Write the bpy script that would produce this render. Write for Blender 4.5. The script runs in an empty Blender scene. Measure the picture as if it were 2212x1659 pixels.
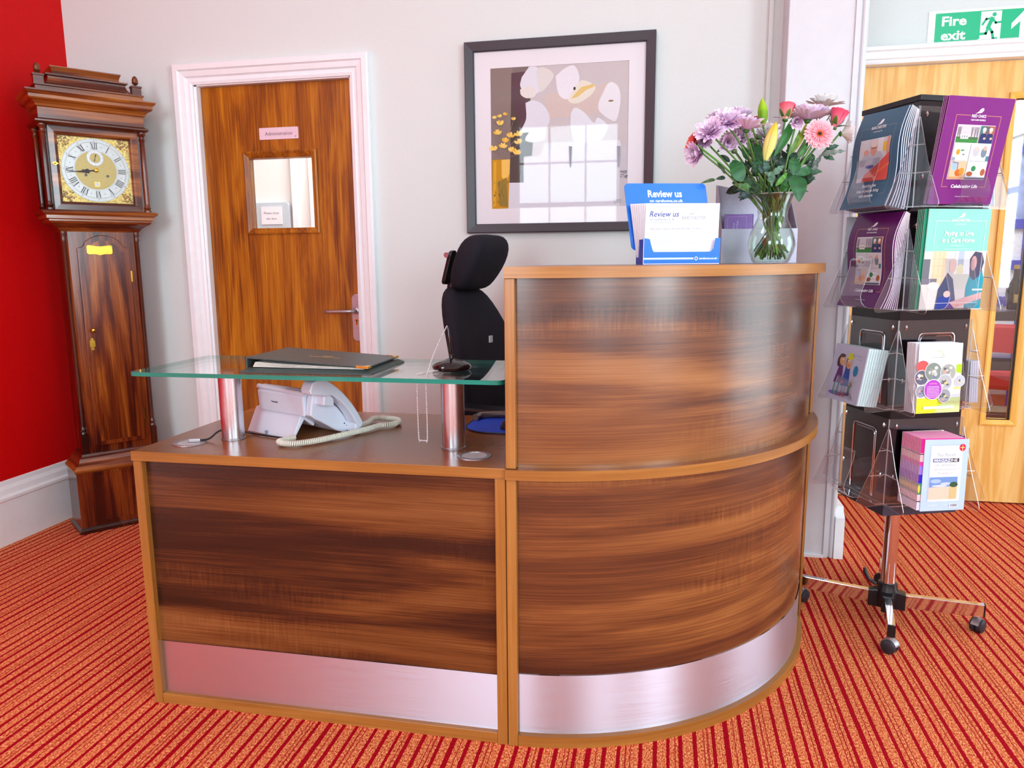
import bpy, bmesh, math, random
from math import sin, cos, pi, radians, sqrt, atan2
from mathutils import Vector, Matrix, noise
from mathutils.geometry import tessellate_polygon
random.seed(7)
scn = bpy.context.scene
COL = scn.collection

# ---------------------------------------------------------------- camera, exposure, light
cam_d = bpy.data.cameras.new('camera'); cam = bpy.data.objects.new('camera', cam_d); COL.objects.link(cam)
_p, _r, _y = radians(9.28), radians(-0.48), radians(11.5)
_F = Vector((0, cos(_p), -sin(_p))); _U = Vector((0, sin(_p), cos(_p))); _X = Vector((1, 0, 0))
_xr = cos(_r)*_X + sin(_r)*_U; _ur = -sin(_r)*_X + cos(_r)*_U
_Rz = Matrix.Rotation(_y, 3, 'Z'); _xr = _Rz @ _xr; _ur = _Rz @ _ur; _F = _Rz @ _F
m = Matrix((( _xr.x, _ur.x, -_F.x, 0), (_xr.y, _ur.y, -_F.y, 0), (_xr.z, _ur.z, -_F.z, 1.22), (0, 0, 0, 1)))
cam.matrix_world = m
cam_d.sensor_width = 36.0; cam_d.lens = 1610*36/2212; cam_d.clip_start = 0.02; cam_d.clip_end = 60
scn.camera = cam
scn.view_settings.view_transform = 'Standard'; scn.view_settings.look = 'None'
scn.view_settings.gamma = 1.0; scn.view_settings.use_curve_mapping = False
scn.view_settings.exposure = -0.88
scn.cycles.transparent_max_bounces = 32; scn.cycles.max_bounces = 10; scn.cycles.diffuse_bounces = 5
scn.cycles.caustics_reflective = False; scn.cycles.caustics_refractive = False
scn.cycles.sample_clamp_indirect = 6.0
w = bpy.data.worlds.new('sky'); scn.world = w; w.use_nodes = True
w.node_tree.nodes['Background'].inputs[0].default_value = (0.75, 0.85, 1.0, 1); w.node_tree.nodes['Background'].inputs[1].default_value = 1.0

def area(name, loc, to, sx, sy, power, col=(1, 1, 1), spread=180):
    d = bpy.data.lights.new(name, 'AREA'); d.shape = 'RECTANGLE'; d.size = sx; d.size_y = sy; d.energy = power; d.color = col
    d.spread = radians(spread)
    o = bpy.data.objects.new(name, d); COL.objects.link(o); o.location = loc
    o.rotation_euler = (Vector(to)-Vector(loc)).to_track_quat('-Z', 'Y').to_euler(); return o
DAY = (0.74, 0.93, 1.0)
area('daylight', (-1.25, -3.30, 1.95), (-1.25, 0, 1.95), 1.4, 2.1, 285, DAY)
area('daylight', (2.40, -3.30, 1.95), (2.0, 0, 1.7), 1.25, 2.1, 215, DAY)
area('daylight', (3.50, -0.95, 1.90), (0, -0.95, 1.90), 1.3, 2.1, 310, DAY)
area('daylight', (3.50, 2.45, 1.25), (0, 2.45, 1.25), 1.7, 2.3, 105, DAY)
for _x, _y in ((-1.95, 1.3), (1.9, 1.3), (-2.1, -0.3), (2.1, -0.3)):
    area('added_ceiling_fill', (_x, _y, 3.14), (_x, _y, 0), 0.58, 0.58, 20, (0.86, 0.96, 1.0))  # unseen fill lamps added under the ceiling for soft even light
area('office_fill_light', (-1.8, 4.6, 2.6), (-1.8, 4.6, 0), 0.9, 0.9, 120)  # unseen fill lamp added to brighten the office
area('dining_room_fill_light', (1.9, 5.2, 2.7), (1.9, 5.2, 0), 1.4, 1.2, 110)  # unseen fill lamp added to brighten the room behind the fire door

# ---------------------------------------------------------------- materials
def C(r, g, b):
    f = lambda v: (v/255/12.92) if v/255 <= 0.04045 else ((v/255+0.055)/1.055)**2.4
    return (f(r), f(g), f(b), 1.0)
MATS = {}
def mat(name, col=None, rough=0.5, metal=0.0, spec=0.5, **kw):
    if name in MATS: return MATS[name]
    m = bpy.data.materials.new(name); m.use_nodes = True; b = m.node_tree.nodes['Principled BSDF']
    if col: b.inputs['Base Color'].default_value = C(*col)
    b.inputs['Roughness'].default_value = rough; b.inputs['Metallic'].default_value = metal
    b.inputs['Specular IOR Level'].default_value = spec
    for k, v in kw.items(): b.inputs[k.replace('_', ' ')].default_value = v
    MATS[name] = m; return m
def nd(m, t, **kw):
    n = m.node_tree.nodes.new(t)
    for k, v in kw.items():
        if k.startswith('i_'):
            key = k[2:]; key = int(key) if key.isdigit() else key.replace('_', ' ')
            n.inputs[key].default_value = v
        else: setattr(n, k, v)
    return n
def lk(m, a, b): m.node_tree.links.new(a, b)
def bsdf(m): return m.node_tree.nodes['Principled BSDF']
def ramp(m, stops, interp='LINEAR'):
    r = nd(m, 'ShaderNodeValToRGB'); cr = r.color_ramp; cr.interpolation = interp
    while len(cr.elements) > 1: cr.elements.remove(cr.elements[0])
    cr.elements[0].position = stops[0][0]; cr.elements[0].color = C(*stops[0][1])
    for p, c in stops[1:]:
        e = cr.elements.new(p); e.color = C(*c)
    return r
def coords(m, scale=(1, 1, 1), rot=(0, 0, 0), loc=(0, 0, 0)):
    t = nd(m, 'ShaderNodeTexCoord'); mp = nd(m, 'ShaderNodeMapping')
    mp.inputs['Scale'].default_value = scale; mp.inputs['Rotation'].default_value = rot; mp.inputs['Location'].default_value = loc
    lk(m, t.outputs['Object'], mp.inputs['Vector']); return mp.outputs[0]
def mixc(m, a, b, fac, mode='MIX'):
    n = nd(m, 'ShaderNodeMix', data_type='RGBA', blend_type=mode)
    for s, v in ((6, a), (7, b), (0, fac)):
        if hasattr(v, 'links'): lk(m, v, n.inputs[s])
        else: n.inputs[s].default_value = v
    return n.outputs[2]
def bump(m, h, strength, dist=0.01):
    b = nd(m, 'ShaderNodeBump'); b.inputs['Strength'].default_value = strength; b.inputs['Distance'].default_value = dist
    lk(m, h, b.inputs['Height']); lk(m, b.outputs[0], bsdf(m).inputs['Normal'])

def wood(name, stops, axis='Z', rough=0.35, s=1.0, rings=9.0, fine=0.35, figure=0.0, coat=0.0, spec=0.5, off=(0, 0, 0), ringamt=0.45):
    if name in MATS: return MATS[name]
    m = mat(name, rough=rough, spec=spec)
    def sc(lo, hi):
        d = {'X': (lo, hi, hi), 'Y': (hi, lo, hi), 'Z': (hi, hi, lo), 'XY': (lo, lo, hi)}[axis]
        return tuple(v*s for v in d)
    n1 = nd(m, 'ShaderNodeTexNoise', i_Scale=1.0, i_Detail=5.0, i_Roughness=0.55, i_Distortion=0.4)
    lk(m, coords(m, sc(0.7, 6.5), loc=off), n1.inputs['Vector'])
    mul = nd(m, 'ShaderNodeMath', operation='MULTIPLY', i_1=rings*6.283); lk(m, n1.outputs[0], mul.inputs[0])
    sn = nd(m, 'ShaderNodeMath', operation='SINE'); lk(m, mul.outputs[0], sn.inputs[0])
    mr = nd(m, 'ShaderNodeMapRange'); mr.inputs['From Min'].default_value = -1; lk(m, sn.outputs[0], mr.inputs[0])
    n2 = nd(m, 'ShaderNodeTexNoise', i_Scale=1.0, i_Detail=3.0, i_Roughness=0.6)
    lk(m, coords(m, sc(2.5, 260 if figure else 170), loc=off), n2.inputs['Vector'])
    n3 = nd(m, 'ShaderNodeTexNoise', i_Scale=1.0, i_Detail=2.0)
    lk(m, coords(m, sc(0.8, 9), loc=tuple(v+3.3 for v in off)), n3.inputs['Vector'])
    a = nd(m, 'ShaderNodeMath', operation='MULTIPLY', i_1=ringamt); lk(m, mr.outputs[0], a.inputs[0])
    b = nd(m, 'ShaderNodeMath', operation='MULTIPLY_ADD', i_1=1.0-ringamt); lk(m, n3.outputs[0], b.inputs[0]); lk(m, a.outputs[0], b.inputs[2])
    c = nd(m, 'ShaderNodeMath', operation='SUBTRACT', i_1=0.5); lk(m, n2.outputs[0], c.inputs[0])
    d = nd(m, 'ShaderNodeMath', operation='MULTIPLY_ADD', i_1=fine*1.6); lk(m, c.outputs[0], d.inputs[0]); lk(m, b.outputs[0], d.inputs[2])
    src = d.outputs[0]
    if figure:
        f1 = nd(m, 'ShaderNodeTexNoise', i_Scale=1.0, i_Detail=2.0, i_Distortion=0.3)
        lk(m, coords(m, (120, 120, 13), rot=(0, 0.12, 0)), f1.inputs['Vector'])
        f2 = nd(m, 'ShaderNodeTexNoise', i_Scale=1.0, i_Detail=1.0); lk(m, coords(m, (1.4, 1.4, 9), loc=(5, 2, 1)), f2.inputs['Vector'])
        fr = nd(m, 'ShaderNodeMapRange'); fr.inputs['From Min'].default_value = 0.52; fr.inputs['From Max'].default_value = 0.66; lk(m, f2.outputs[0], fr.inputs[0])
        fs = nd(m, 'ShaderNodeMath', operation='SUBTRACT', i_1=0.5); lk(m, f1.outputs[0], fs.inputs[0])
        fm = nd(m, 'ShaderNodeMath', operation='MULTIPLY'); lk(m, fs.outputs[0], fm.inputs[0]); lk(m, fr.outputs[0], fm.inputs[1])
        fa = nd(m, 'ShaderNodeMath', operation='MULTIPLY_ADD', i_1=figure); lk(m, fm.outputs[0], fa.inputs[0]); lk(m, src, fa.inputs[2]); src = fa.outputs[0]
    r = ramp(m, stops); lk(m, src, r.inputs[0]); lk(m, r.outputs[0], bsdf(m).inputs['Base Color'])
    if not figure: bump(m, n2.outputs[0], 0.03, 0.001)
    if coat:
        bsdf(m).inputs['Coat Weight'].default_value = coat; bsdf(m).inputs['Coat Roughness'].default_value = 0.12
    return m
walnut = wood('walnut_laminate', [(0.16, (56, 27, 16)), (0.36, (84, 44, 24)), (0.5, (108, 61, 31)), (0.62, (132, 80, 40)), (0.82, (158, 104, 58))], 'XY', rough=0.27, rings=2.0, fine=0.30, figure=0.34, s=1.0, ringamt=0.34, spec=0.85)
walnut_f = wood('walnut_laminate_shaded', [(0.20, (34, 15, 9)), (0.38, (58, 28, 15)), (0.5, (82, 42, 20)), (0.62, (106, 60, 28)), (0.82, (134, 84, 44))], 'XY', rough=0.27, rings=2.0, fine=0.30, figure=0.24, s=1.0, ringamt=0.34, spec=0.6, off=(2.0, 0, 1.3))  # same laminate as walnut, darkened to offset strong window light on the panel
edging = wood('light_walnut_edging', [(0.1, (128, 76, 26)), (0.5, (158, 102, 44)), (0.9, (182, 128, 66))], 'XY', rough=0.32, rings=3, fine=0.5, ringamt=0.25)
edging_v = wood('light_walnut_edging_upright', [(0.1, (126, 74, 26)), (0.5, (156, 100, 42)), (0.9, (178, 124, 64))], 'Z', rough=0.32, rings=3, fine=0.5, ringamt=0.25)
worktop_m = wood('walnut_worktop', [(0.1, (98, 52, 26)), (0.5, (136, 80, 42)), (0.9, (168, 110, 64))], 'XY', rough=0.26, rings=3, fine=0.3, ringamt=0.3)
teak = wood('golden_oak_door', [(0.05, (96, 44, 2)), (0.30, (138, 72, 4)), (0.55, (168, 96, 8)), (0.85, (194, 124, 24))], 'Z', rough=0.36, rings=4, fine=0.75, s=1.25, ringamt=0.35)
maple = wood('pale_maple', [(0.1, (214, 146, 62)), (0.45, (232, 176, 92)), (0.85, (242, 202, 130))], 'Z', rough=0.4, rings=8, fine=0.12, ringamt=0.35, s=0.9)
maple_d = wood('maple_bead', [(0.1, (222, 150, 48)), (0.5, (238, 176, 72)), (0.9, (248, 196, 100))], 'Z', rough=0.4, rings=3, fine=0.15)
mahog = wood('old_mahogany', [(0.12, (30, 4, 2)), (0.36, (58, 12, 4)), (0.54, (88, 28, 8)), (0.72, (118, 50, 14)), (0.92, (150, 80, 30))], 'Z', rough=0.24, rings=3, fine=0.45, coat=0.4, s=1.3)
mahog_h = wood('old_mahogany_level_grain', [(0.08, (46, 12, 6)), (0.34, (80, 30, 14)), (0.55, (114, 52, 22)), (0.8, (156, 88, 32)), (0.92, (180, 112, 46))], 'XY', rough=0.26, rings=3, fine=0.4, coat=0.4, s=1.4)
mahog_d = wood('dark_mahogany', [(0.1, (24, 4, 4)), (0.5, (50, 14, 8)), (0.9, (92, 38, 20))], 'Z', rough=0.25, rings=3, fine=0.4, coat=0.4)

def plain(name, col, rough=0.6, n=0.02, sc=60, bs=0.05, metal=0.0, spec=0.5, var=0.06):
    """painted or plain surface with a little procedural unevenness"""
    if name in MATS: return MATS[name]
    m = mat(name, col, rough, metal, spec)
    t = nd(m, 'ShaderNodeTexNoise', i_Scale=sc, i_Detail=3.0); lk(m, coords(m), t.inputs['Vector'])
    c0 = tuple(max(0, v*(1-var)) for v in col); c1 = tuple(min(255, v*(1+var*0.5)) for v in col)
    r = ramp(m, [(0.3, c0), (0.7, c1)]); lk(m, t.outputs[0], r.inputs[0]); lk(m, r.outputs[0], bsdf(m).inputs['Base Color'])
    if bs: bump(m, t.outputs[0], bs, 0.002)
    return m
wall_m = plain('cream_wall_paint', (220, 225, 224), 0.75, sc=90, bs=0.02, var=0.006)
white_m = plain('white_gloss_paint', (243, 244, 248), 0.3, sc=25, bs=0.02, var=0.01)
pier_m = plain('pier_shaded_white', (216, 216, 222), 0.35, sc=25, bs=0.02, var=0.01)  # same white paint, its colour darkened to offset strong light on the pier
ceil_m = plain('ceiling_paint', (238, 244, 244), 0.9, sc=30, var=0.01)
red_m = plain('red_wall_paint', (206, 0, 4), 0.55, sc=90, bs=0.05, var=0.03, spec=0.2)
black_f = plain('black_chair_fabric', (30, 26, 36), 0.85, sc=700, bs=0.3, var=0.2, spec=0.25)
black_p = plain('black_plastic', (20, 19, 24), 0.32, sc=300, bs=0.02)
black_g = plain('black_gloss_board', (24, 14, 20), 0.08, sc=40, bs=0.0, var=0.1)
frame_m = plain('charcoal_frame', (62, 58, 66), 0.35, sc=400, bs=0.1, var=0.08)
mount_m = plain('mount_board', (236, 232, 238), 0.8, sc=300, var=0.01)
chrome = mat('chrome', (225, 222, 228), 0.08, 1.0)
brass = plain('polished_brass', (226, 172, 66), 0.25, sc=30, bs=0.1, metal=1.0, var=0.1)
gold_dull = plain('cast_brass_relief', (214, 178, 92), 0.38, sc=130, bs=1.0, metal=0.85, var=0.3)
silver = plain('silvered_brass', (208, 206, 210), 0.35, sc=60, metal=0.35, var=0.03)
steel_s = plain('satin_aluminium', (176, 170, 176), 0.36, sc=80, metal=0.9, var=0.03)
phone_m = plain('pale_grey_plastic', (218, 220, 234), 0.36, sc=500, bs=0.03, var=0.01)
cord_m = plain('cream_cord', (226, 220, 206), 0.4, sc=100, var=0.02)
leather = plain('dark_green_leather', (58, 70, 68), 0.36, sc=500, bs=0.5, var=0.12)
paper = plain('paper_pages', (238, 236, 226), 0.8, sc=80, var=0.04)
paper_w = plain('white_card', (240, 238, 246), 0.6, sc=100, var=0.01)
blue_c = plain('bright_blue_card', (0, 112, 222), 0.35, sc=20, var=0.03)
blue_d = plain('blue_mat_fabric', (0, 62, 200), 0.7, sc=600, bs=0.1, var=0.06)
grey_box = plain('grey_metallic_card', (168, 164, 182), 0.4, sc=300, bs=0.08, metal=0.35, var=0.05)
skin_grey = plain('tag_plastic', (200, 200, 205), 0.4)
rubber = plain('caster_rubber', (36, 36, 46), 0.45, sc=100)

# brushed steel (kick plates and posts)
def brushed(name, sc, col=(196, 188, 196), rough=0.3, an=0.0):
    m = mat(name, col, rough, 1.0)
    t = nd(m, 'ShaderNodeTexNoise', i_Scale=1.0, i_Detail=3.0); lk(m, coords(m, sc), t.inputs['Vector'])
    r = nd(m, 'ShaderNodeMapRange'); r.inputs['To Min'].default_value = rough-0.07; r.inputs['To Max'].default_value = rough+0.1
    lk(m, t.outputs[0], r.inputs[0]); lk(m, r.outputs[0], bsdf(m).inputs['Roughness']); bump(m, t.outputs[0], 0.05, 0.001)
    return m
def aniso(m, amt=0.9, rot=0.25):
    g = nd(m, 'ShaderNodeNewGeometry'); v = nd(m, 'ShaderNodeVectorMath', operation='CROSS_PRODUCT'); v.inputs[1].default_value = (0, 0, 1)
    lk(m, g.outputs['Normal'], v.inputs[0]); lk(m, v.outputs[0], bsdf(m).inputs['Tangent'])
    bsdf(m).inputs['Anisotropic'].default_value = amt; bsdf(m).inputs['Anisotropic Rotation'].default_value = rot
kick = brushed('brushed_kick_plate', (6, 6, 420), (218, 214, 230), 0.42); aniso(kick)
post_m = brushed('brushed_post', (300, 300, 3), (222, 222, 230), 0.27)

def thin_glass(name, tint=(0.96, 0.98, 0.97), base=0.05, gain=0.7, rough=0.02, tone=(1, 1, 1)):
    m = bpy.data.materials.new(name); m.use_nodes = True; nt = m.node_tree; nt.nodes.clear()
    out = nd(m, 'ShaderNodeOutputMaterial'); mx = nd(m, 'ShaderNodeMixShader')
    tr = nd(m, 'ShaderNodeBsdfTransparent'); tr.inputs[0].default_value = (*tint, 1)
    gl = nd(m, 'ShaderNodeBsdfGlossy'); gl.inputs['Roughness'].default_value = rough; gl.inputs[0].default_value = (*tone, 1)
    lw = nd(m, 'ShaderNodeLayerWeight', i_Blend=0.5)
    pw = nd(m, 'ShaderNodeMath', operation='POWER', i_1=4.0); lk(m, lw.outputs['Facing'], pw.inputs[0])
    ma = nd(m, 'ShaderNodeMath', operation='MULTIPLY_ADD', i_1=gain, i_2=base); lk(m, pw.outputs[0], ma.inputs[0])
    ma.use_clamp = True
    lk(m, ma.outputs[0], mx.inputs[0]); lk(m, tr.outputs[0], mx.inputs[1]); lk(m, gl.outputs[0], mx.inputs[2]); lk(m, mx.outputs[0], out.inputs[0])
    MATS[name] = m; return m
glass = thin_glass('clear_window_glass', base=0.06)
pic_glass = thin_glass('picture_glass', (0.99, 0.99, 0.99), base=0.011, gain=0.3)
acrylic = thin_glass('clear_acrylic', (0.95, 0.95, 0.965), base=0.06, gain=0.7, rough=0.03)
acrylic_e = thin_glass('acrylic_edge', (0.80, 0.80, 0.84), base=0.62, gain=0.3, rough=0.35)
shelf_g = thin_glass('shelf_glass', (0.93, 0.975, 0.96), base=0.05, gain=0.9)
shelf_e = mat('green_glass_edge', (10, 128, 112), 0.08, 0.0, 0.8)
vase_g = thin_glass('vase_glass', (0.93, 0.96, 0.94), base=0.04, gain=1.1, rough=0.01)

# ink: colour read per face corner (print and painted art, petals, leaves)
def attr_mat(name, rough=0.45, spec=0.4, trans=0.0):
    m = mat(name, rough=rough, spec=spec); a = nd(m, 'ShaderNodeVertexColor'); a.layer_name = 'Col'
    n = nd(m, 'ShaderNodeTexNoise', i_Scale=300.0); lk(m, coords(m), n.inputs['Vector'])
    r = ramp(m, [(0.35, (249, 249, 249)), (0.65, (255, 255, 255))]); lk(m, n.outputs[0], r.inputs[0])
    c = mixc(m, a.outputs[0], r.outputs[0], 1.0, 'MULTIPLY')
    lk(m, c, bsdf(m).inputs['Base Color'])
    return m
ink_m = attr_mat('printed_ink', 0.3)
art_m = attr_mat('painted_paper', 0.8, 0.2)
petal_m = attr_mat('petal', 0.55, 0.3)
leaf_m = attr_mat('leaf_surface', 0.4, 0.4)

# carpet : stripes across X, running along Y
def carpet_mat():
    m = mat('striped_carpet', rough=0.95, spec=0.1)
    t = nd(m, 'ShaderNodeTexCoord'); sx = nd(m, 'ShaderNodeSeparateXYZ'); lk(m, t.outputs['Object'], sx.inputs[0])
    wob = nd(m, 'ShaderNodeTexNoise', i_Scale=1.0, i_Detail=3.0); lk(m, coords(m, (20, 90, 1)), wob.inputs['Vector'])
    w1 = nd(m, 'ShaderNodeMath', operation='SUBTRACT', i_1=0.5); lk(m, wob.outputs[0], w1.inputs[0])
    w2 = nd(m, 'ShaderNodeMath', operation='MULTIPLY_ADD', i_1=0.0035); lk(m, w1.outputs[0], w2.inputs[0]); lk(m, sx.outputs[0], w2.inputs[2])
    per = 0.345
    dv = nd(m, 'ShaderNodeMath', operation='DIVIDE', i_1=per); lk(m, w2.outputs[0], dv.inputs[0])
    fr = nd(m, 'ShaderNodeMath', operation='FRACT'); lk(m, dv.outputs[0], fr.inputs[0])
    seq = [('R', 8), ('P', 17), ('R', 6), ('P', 9), ('r', 2), ('P', 5), ('R', 8), ('P', 19), ('R', 8), ('P', 12), ('r', 2), ('P', 5), ('r', 3), ('P', 6), ('R', 7), ('P', 16),
           ('R', 10), ('P', 9), ('r', 2), ('P', 9), ('R', 8), ('P', 19), ('R', 7), ('P', 8), ('r', 3), ('P', 6), ('r', 2), ('P', 14), ('R', 7), ('P', 20)]
    tot = sum(s[1] for s in seq); stops = []; x = 0
    for k, wd in seq:
        stops.append((x/tot, {'R': (0, 0, 0), 'r': (110, 110, 110), 'P': (255, 255, 255)}[k])); x += wd
    r = ramp(m, stops, 'CONSTANT'); lk(m, fr.outputs[0], r.inputs[0])
    n1 = nd(m, 'ShaderNodeTexNoise', i_Scale=1.0, i_Detail=3.0, i_Roughness=0.7); lk(m, coords(m, (300, 130, 1)), n1.inputs['Vector'])
    pile = ramp(m, [(0.34, (136, 20, 14)), (0.43, (194, 66, 42)), (0.52, (224, 126, 78)), (0.61, (242, 172, 116)), (0.70, (253, 214, 166))]); lk(m, n1.outputs[0], pile.inputs[0])
    n2 = nd(m, 'ShaderNodeTexNoise', i_Scale=1.0, i_Detail=2.0); lk(m, coords(m, (500, 200, 1), loc=(4, 4, 4)), n2.inputs['Vector'])
    reds = ramp(m, [(0.35, (128, 0, 14)), (0.55, (172, 0, 26)), (0.72, (198, 14, 34))]); lk(m, n2.outputs[0], reds.inputs[0])
    n3 = nd(m, 'ShaderNodeTexNoise', i_Scale=1.2, i_Detail=1.0); lk(m, coords(m, (1, 0.35, 1)), n3.inputs['Vector'])
    c = mixc(m, reds.outputs[0], pile.outputs[0], r.outputs[0])
    lk(m, c, bsdf(m).inputs['Base Color'])
    # ribs and twisted yarn
    rib = nd(m, 'ShaderNodeMath', operation='MULTIPLY', i_1=6.283/0.0052); lk(m, w2.outputs[0], rib.inputs[0])
    rs = nd(m, 'ShaderNodeMath', operation='SINE'); lk(m, rib.outputs[0], rs.inputs[0])
    hs = nd(m, 'ShaderNodeMath', operation='MULTIPLY_ADD', i_1=0.12); lk(m, rs.outputs[0], hs.inputs[0]); lk(m, n1.outputs[0], hs.inputs[2])
    h2 = nd(m, 'ShaderNodeMath', operation='ADD'); lk(m, hs.outputs[0], h2.inputs[0]); lk(m, r.outputs[0], h2.inputs[1])
    bump(m, h2.outputs[0], 0.8, 0.0025)
    return m
carpet = carpet_mat()
# ---------------------------------------------------------------- mesh helpers
class MB:
    """collects shapes, then links them as one mesh object"""
    def __init__(s): s.bm = bmesh.new(); s.M = Matrix.Identity(4); s.mi = 0
    def v(s, p): return s.bm.verts.new(s.M @ Vector(p))
    def face(s, vs, mi=None):
        try: f = s.bm.faces.new(vs)
        except ValueError: return None
        f.material_index = s.mi if mi is None else mi; return f
    def poly(s, pts, mi=None): return s.face([s.v(p) for p in pts], mi)
    def box(s, a, b, mi=None):
        (x0, y0, z0), (x1, y1, z1) = a, b
        x0, x1 = sorted((x0, x1)); y0, y1 = sorted((y0, y1)); z0, z1 = sorted((z0, z1))
        v = [s.v((x, y, z)) for z in (z0, z1) for y in (y0, y1) for x in (x0, x1)]
        for f in ((0, 2, 3, 1), (4, 5, 7, 6), (0, 1, 5, 4), (1, 3, 7, 5), (3, 2, 6, 7), (2, 0, 4, 6)): s.face([v[i] for i in f], mi)
        return s
    def prism(s, pts, fn, t0, t1, side=None, mi=None):
        """2-D outline pts, extruded from t0 to t1; fn(u, v, t) -> point; side = material of the rim"""
        A = [s.v(fn(u, v, t0)) for u, v in pts]; B = [s.v(fn(u, v, t1)) for u, v in pts]; n = len(pts)
        s.face(A[::-1], mi); s.face(B, mi)
        for i in range(n): s.face([A[i], A[(i+1) % n], B[(i+1) % n], B[i]], side if side is not None else mi)
        return s
    def ring(s, outer, inner, fn, t0, t1, mi=None, side=None):
        n = len(outer)
        for t, fl in ((t0, 1), (t1, 0)):
            A = [s.v(fn(*p, t)) for p in outer]; B = [s.v(fn(*p, t)) for p in inner]
            for i in range(n):
                q = [A[i], A[(i+1) % n], B[(i+1) % n], B[i]]; s.face(q[::-1] if fl else q, mi)
        for P, fl in ((outer, 0), (inner, 1)):
            A = [s.v(fn(*p, t0)) for p in P]; B = [s.v(fn(*p, t1)) for p in P]
            for i in range(n):
                q = [A[i], A[(i+1) % n], B[(i+1) % n], B[i]]; s.face(q[::-1] if fl else q, side if side is not None else mi)
        return s
    def lathe(s, prof, c=(0, 0, 0), n=24, ax='Z', mi=None, a0=0, a1=2*pi, cap=True):
        full = abs(a1-a0-2*pi) < 1e-6; rings = []
        for r, h in prof:
            R = []
            for i in range(n if full else n+1):
                a = a0+(a1-a0)*i/n; x, y = r*cos(a), r*sin(a)
                p = {'Z': (x, y, h), 'Y': (x, h, y), 'X': (h, x, y)}[ax]
                R.append(s.v((c[0]+p[0], c[1]+p[1], c[2]+p[2])))
            rings.append(R)
        for A, B in zip(rings, rings[1:]):
            k = len(A)
            for i in range(k if full else k-1): s.face([A[i], A[(i+1) % k], B[(i+1) % k], B[i]], mi)
        if full and cap:
            if prof[0][0] > 1e-5: s.face(rings[0][::-1], mi)
            if prof[-1][0] > 1e-5: s.face(rings[-1], mi)
        return s
    def cyl(s, c, r, h, n=24, ax='Z', mi=None): return s.lathe([(r, 0), (r, h)], c, n, ax, mi)
    def tube(s, path, r, n=8, mi=None, closed=False):
        P = [Vector(p) for p in path]; rr = r if hasattr(r, '__len__') else [r]*len(P); rings = []
        up = Vector((0, 0, 1)); prev = None
        for i, p in enumerate(P):
            t = (P[(i+1) % len(P)]-P[i-1]) if closed else (P[min(i+1, len(P)-1)]-P[max(i-1, 0)])
            if t.length < 1e-9: t = Vector((0, 0, 1))
            t.normalize()
            if prev is None: prev = t.orthogonal().normalized()
            prev = (prev-t*prev.dot(t)); prev = prev.normalized() if prev.length > 1e-6 else t.orthogonal().normalized()
            b = t.cross(prev)
            rings.append([s.v(p+(prev*cos(2*pi*k/n)+b*sin(2*pi*k/n))*rr[i]) for k in range(n)])
        m = len(rings)
        for i in range(m if closed else m-1):
            A, B = rings[i], rings[(i+1) % m]
            for k in range(n): s.face([A[k], A[(k+1) % n], B[(k+1) % n], B[k]], mi)
        if not closed: s.face(rings[0][::-1], mi); s.face(rings[-1], mi)
        return s
    def loft(s, rings, mi=None, cap=True, closed=True):
        R = [[s.v(p) for p in r] for r in rings]
        for A, B in zip(R, R[1:]):
            k = len(A)
            for i in range(k if closed else k-1): s.face([A[i], A[(i+1) % k], B[(i+1) % k], B[i]], mi)
        if cap and closed: s.face(R[0][::-1], mi); s.face(R[-1], mi)
        return s
    def grid(s, fn, nu, nv, mi=None):
        V = [[s.v(fn(i/nu, j/nv)) for i in range(nu+1)] for j in range(nv+1)]
        for j in range(nv):
            for i in range(nu): s.face([V[j][i], V[j][i+1], V[j+1][i+1], V[j+1][i]], mi)
        return s
def obj(name, mb, mats, parent=None, bevel=0, smooth=False, solid=0, sub=0, kind=None, label=None, norm=True):
    me = bpy.data.meshes.new(name)
    if norm: bmesh.ops.recalc_face_normals(mb.bm, faces=mb.bm.faces)
    mb.bm.to_mesh(me); mb.bm.free()
    for m in (mats if isinstance(mats, (list, tuple)) else [mats]): me.materials.append(m)
    if smooth:
        me.polygons.foreach_set('use_smooth', [True]*len(me.polygons))
    o = bpy.data.objects.new(name, me); COL.objects.link(o); o.parent = parent
    if solid: d = o.modifiers.new('solid', 'SOLIDIFY'); d.thickness = solid; d.offset = 0
    if bevel:
        d = o.modifiers.new('bevel', 'BEVEL'); d.width = bevel; d.segments = 2; d.limit_method = 'ANGLE'; d.angle_limit = radians(50)
    if sub: d = o.modifiers.new('sub', 'SUBSURF'); d.levels = sub; d.render_levels = sub
    if smooth and not sub:
        try: me.set_sharp_from_angle(angle=radians(42))
        except Exception: pass
    if kind: o['kind'] = kind
    if label: o['label'] = label
    return o
def thing(name, label, cat, loc=(0, 0, 0), rz=0, group=None):
    o = bpy.data.objects.new(name, None); COL.objects.link(o); o.location = loc; o.rotation_euler = (0, 0, rz)
    o.empty_display_size = 0.05; o['label'] = label; o['category'] = cat
    if group: o['group'] = group
    return o
def tag(o, label, cat, group=None):
    o['label'] = label; o['category'] = cat
    if group: o['group'] = group
    return o
def bx(a, b): return MB().box(a, b)
def bez(pts, n=24):
    """Catmull-Rom through the points"""
    P = [Vector(p) for p in pts]; P = [P[0]*2-P[1]]+P+[P[-1]*2-P[-2]]; out = []
    segs = len(P)-3
    for i in range(segs):
        k = max(2, n//segs)
        for j in range(k):
            t = j/k; a, b, c, d = P[i:i+4]
            out.append(0.5*((2*b)+(c-a)*t+(2*a-5*b+4*c-d)*t*t+(3*b-a-3*c+d)*t**3))
    out.append(P[-2]); return out
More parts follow.
